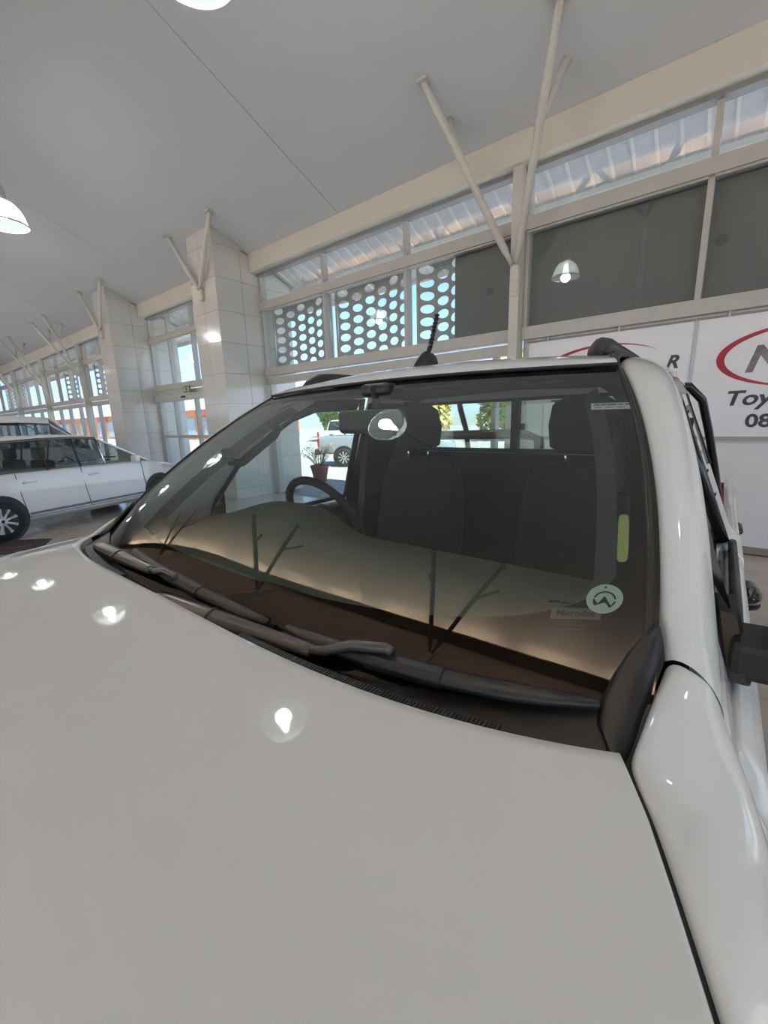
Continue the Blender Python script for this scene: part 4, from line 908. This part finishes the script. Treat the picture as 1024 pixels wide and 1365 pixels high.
vc = [(-2.3, 1.10, 1.90, 0.81, 0.70, 'P'), (-2.15, 1.11, 1.98, 0.81, 0.70, 'G'), (-0.9, 1.12, 2.0, 0.81, 0.71, 'G'), (0.3, 1.12, 2.0, 0.81, 0.71, 'G'), (1.05, 1.11, 1.96, 0.81, 0.71, 'W'), (2.02, 1.03, 1.04, 0.78, 0.76, 'E')]
car('minibus_van', 'white minibus van behind the white hatchback', 'van', (-15.9, 2.55, 0), math.radians(10), vb, vc, MATS['white_car_paint_far'], glassmat('privacy_glass', (0.45, 0.49, 0.49), 0.06), [(-1.4, 0.33, 0.33, 0.2), (1.2, 0.33, 0.33, 0.2)], van_extra, drop=0.2,
    doors=((0.3, 1.3, 0.35, 1.1, 0.5, 1),), interior=((0.6, -0.4), (0.6, 0.4), (-0.4, -0.4), (-0.4, 0.4)))
def bakkie(label, loc, heading, paint, group):
    def ex(r_, p_):
        for sg in (1, -1):
            bx((min(sg*0.79, sg*0.91), -2.52, 0.78), (max(sg*0.79, sg*0.91), -2.44, 1.08), 'tail_light', mat('tail_red', (0.35, 0.01, 0.01), 0.2), r_, bevel=0.02)
            rbox((min(sg*0.90, sg*1.08), 0.78, 1.08), (max(sg*0.90, sg*1.08), 0.88, 1.27), 'door_mirror', BLACKP, r_, 0.03)
        rbox((-0.88, -2.66, 0.46), (0.88, -2.45, 0.66), 'rear_bumper', BLACKP, r_, 0.03)
        rbox((-0.74, -2.52, 0.68), (0.74, -2.47, 1.08), 'tailgate', p_, r_, 0.015)
        bx((-0.12, -2.53, 0.86), (0.12, -2.52, 0.94), 'tailgate_handle', BLACKP, r_)
    b = [(-2.5, 0.55, 1.12, 0.88), (-2.4, 0.5, 1.13, 0.91), (-0.9, 0.45, 1.14, 0.915), (0.9, 0.42, 1.13, 0.915), (1.3, 0.42, 1.12, 0.91), (2.0, 0.42, 1.05, 0.88), (2.4, 0.45, 0.95, 0.8), (2.6, 0.5, 0.8, 0.62)]
    c = [(-0.98, 1.13, 1.16, 0.80, 0.76, 'B'), (-0.82, 1.13, 1.70, 0.80, 0.62, 'P'), (-0.55, 1.13, 1.77, 0.81, 0.64, 'G'), (0.1, 1.13, 1.80, 0.82, 0.65, 'G'), (0.55, 1.13, 1.78, 0.82, 0.65, 'W'), (1.35, 1.12, 1.13, 0.80, 0.78, 'E')]
    o = car('parked_pickup', label, 'truck', loc, heading, b, c, paint, glassmat('ext_glass', (0.45, 0.5, 0.5), 0.08), [(-1.5, 0.36, 0.36, 0.24), (1.55, 0.36, 0.36, 0.24)], ex, doors=((-0.8, 0.15, 0.5, 1.1, -0.6, 0), (0.15, 1.1, 0.5, 1.1, 0.3, 0)), interior=((0.2, -0.38), (0.2, 0.38)))
    tag(o, group=group)
GZ0 = -0.08
bakkie('white double cab pickup parked outside beyond the silver one', (-19.9, 20.6, GZ0), math.radians(28), mat('ext_white', (0.62, 0.64, 0.66), 0.3, coat=1.0), 'pickups parked outside')
bakkie('silver pickup parked outside with its rear wheel in view', (-10.1, 12.9, GZ0), math.radians(-62), mat('ext_silver', (0.36, 0.40, 0.46), 0.3, 0.4, coat=1.0), 'pickups parked outside')

# ================================================================== MAT ON THE FLOOR
fm = root('floor_mat', (-7.6, 1.0, 0), 'dark floor mat with red swoosh logo beside the hatchback', 'mat')
MATC = [(-7.72, 1.62), (-7.02, 1.30), (-8.0, 0.10), (-8.85, 0.55)]
MB().prism([(x, y, 0.001) for x, y in MATC], (0, 0, 0.009)).build('mat_base', mat('mat_charcoal', (0.022, 0.022, 0.027), 0.85, noise=0.2, nscale=60), fm)
def onmat(vs): # local x along long edge from corner 1 to 2
    o0 = Vector((-7.72, 1.62, 0)); ex = (Vector((-8.85, 0.55, 0))-o0).normalized(); ey = (Vector((-7.02, 1.30, 0))-o0).normalized()
    return [tuple(o0-(-ex)*x+ey*y+Vector((0, 0, 0.0115))) for x, y in vs]
sv = []
for k in range(33):
    th = math.radians(-150+220*k/32); wd = 0.03*math.sin(math.pi*k/32)+0.004
    sv += [(0.55-0.36*math.cos(th), 0.36-0.14*math.sin(th)), (0.55-(0.36-wd)*math.cos(th), 0.36-(0.14-wd)*math.sin(th))]
MB().add(onmat(sv), [(2*k, 2*k+1, 2*k+3, 2*k+2) for k in range(32)]).build('red_swoosh', mat('mat_red', (0.35, 0.03, 0.02), 0.8), fm)
vs, fs = textmesh('N', 0.2, 0, 0.2, 0.004)
MB().add(onmat([(0.95-v[0], 0.44-v[1]) for v in vs], ), fs).build('logo_letter', mat('mat_grey', (0.18, 0.18, 0.2), 0.8), fm)

# ================================================================== OUTSIDE
gnd = bx((-130, 6.3, GZ0-0.2), (50, 90, GZ0), 'ground_outside', mat('asphalt', (0.33, 0.335, 0.35), 0.9, noise=0.15, nscale=3)); tag(gnd, kind='structure')
g2 = bx((-90, -60, GZ0-0.2), (50, -11, GZ0), 'ground_forecourt', mat('paving_pale', (0.42, 0.40, 0.37), 0.9, noise=0.1)); tag(g2, kind='structure')
LEAF = {}
def leafmat(n, c): return mat('leaf_'+n, c, 0.6, noise=0.35, nscale=1.5)
def tree(x, y, h, rad, m, label, n=5600, trunk=True):
    r_ = root('tree', (x, y, GZ0), label, 'tree', 'trees beyond the parked pickups')
    mb = MB(); rnd = random.Random(int(x*13+y*7))
    blobs = [(rnd.uniform(-0.6, 0.6)*rad, rnd.uniform(-0.6, 0.6)*rad, h*rnd.uniform(0.22, 0.88), rad*rnd.uniform(0.4, 0.65)) for _ in range(12)]
    for i in range(n):
        bx_, by_, bz_, br = blobs[i % 12]
        v = Vector((rnd.gauss(0, 1), rnd.gauss(0, 1), rnd.gauss(0, 1))).normalized()*br*rnd.uniform(0.75, 1.05)
        c = Vector((x+bx_, y+by_, GZ0+bz_))+v
        if c.z < 0.3: continue
        a = Vector((rnd.gauss(0, 1), rnd.gauss(0, 1), rnd.gauss(0, 1))).normalized(); b = a.cross(v).normalized(); s_ = rnd.uniform(0.12, 0.28)
        mb.add([c-a*s_, c+b*s_*0.55, c+a*s_, c-b*s_*0.55], [(0, 1, 2, 3)])
    o = mb.build('foliage', m, r_); tag(o, kind='stuff')
    pts = [(x, y, GZ0), (x+0.1, y, GZ0+h*0.3), (x, y+0.1, GZ0+h*0.6)]
    tk = MB().tube(pts, [rad*0.09, rad*0.07, rad*0.04], 8)
    for b in blobs[:5]: tk.tube([(x, y, GZ0+h*0.4), (x+b[0], y+b[1], GZ0+b[2])], [rad*0.04, rad*0.015], 5)
    tk.build('trunk', mat('bark', (0.12, 0.09, 0.06), 0.9, noise=0.3), r_, smooth=True)
LY, LG, LO = leafmat('yellow_green', (0.40, 0.42, 0.09)), leafmat('green', (0.14, 0.26, 0.06)), leafmat('ochre', (0.46, 0.38, 0.10))
for (x, y, h, r_, m, lb) in ((-27, 27, 5.2, 1.9, LG, 'green bushy tree behind the white pickup outside'), (-24.5, 36, 6.6, 2.6, LY, 'yellow-green tree behind the silver pickup outside'), (-19.5, 30, 5.8, 2.2, LO, 'ochre leaved tree right of the yellow-green tree outside'),
    (-15, 36, 6.6, 2.6, LY, 'yellow-green tree seen over the truck roof'), (-10.3, 30, 5.6, 2.2, LG, 'green tree seen through the truck rear window'), (-5.6, 34, 5.8, 2.4, LY, 'yellow-green tree right of the rear window'), (-33, 34, 4.8, 2.4, LG, 'green tree furthest left outside')):
    tree(x, y, h, r_, m, lb)
# street building and boundary wall far left
bl = root('street_building', (-77, 30, GZ0), 'orange and white shop building across the street', 'building')
bx((-115, 26, GZ0), (-40, 34, 3.4), 'wall', mat('orange_render', (0.62, 0.22, 0.07), 0.8, noise=0.1), bl); bx((-115.4, 25.4, 3.4), (-39.6, 34.4, 3.9), 'parapet', mat('white_render', (0.75, 0.74, 0.72), 0.8), bl)
for k in range(18): bx((-114.5+4.2*k, 25.93, 0.2), (-112.3+4.2*k, 26.02, 2.5), 'shop_window', mat('shop_glass', (0.25, 0.32, 0.42), 0.1), bl)
for k in range(9): bx((-112+7.9*k, 25.8, 2.6), (-108+7.9*k, 25.95, 3.3), 'fascia_sign', mat('fascia_red', (0.5, 0.08, 0.05), 0.6), bl)
# potted plant
pp = root('potted_plant', (-8.95, 8.25, GZ0), 'terracotta pot with a dry straggly plant outside the doors', 'plant')
MB().lathe([(0, 0.0), (0.17, 0.0), (0.25, 0.40), (0.27, 0.42), (0.27, 0.47), (0.24, 0.47), (0.22, 0.40), (0, 0.40)], (-8.95, 8.25, GZ0), 'z', 24).build('pot', mat('terracotta', (0.30, 0.09, 0.09), 0.7, noise=0.1), pp, smooth=True)
rnd = random.Random(3); st_ = MB(); lf = MB()
for i in range(26):
    a = rnd.uniform(0, 6.28); l = rnd.uniform(0.35, 0.7); ln = rnd.uniform(0.1, 0.55)
    b0 = Vector((-8.95+0.06*math.cos(a), 8.25+0.06*math.sin(a), GZ0+0.40)); b1 = b0+Vector((ln*0.4*math.cos(a), ln*0.4*math.sin(a), l*0.6)); b2 = b0+Vector((ln*math.cos(a), ln*math.sin(a), l))
    st_.tube([b0, b1, b2], [0.008, 0.006, 0.003], 5)
    for k in range(16):
        c = b1.lerp(b2, rnd.uniform(-0.4, 1.05))+Vector((rnd.uniform(-.08, .08), rnd.uniform(-.08, .08), rnd.uniform(-.05, .08))); d = Vector((rnd.gauss(0, 1), rnd.gauss(0, 1), rnd.gauss(0, 1))).normalized()*0.035; e = d.cross(Vector((0.3, 0.2, 1))).normalized()*0.014
        lf.add([c-d, c+e, c+d, c-e], [(0, 1, 2, 3)])
st_.build('stem', mat('dry_stem', (0.22, 0.15, 0.07), 0.9), pp); o = lf.build('leaves', mat('dry_leaf', (0.35, 0.30, 0.10), 0.7, noise=0.3), pp); tag(o, kind='stuff')
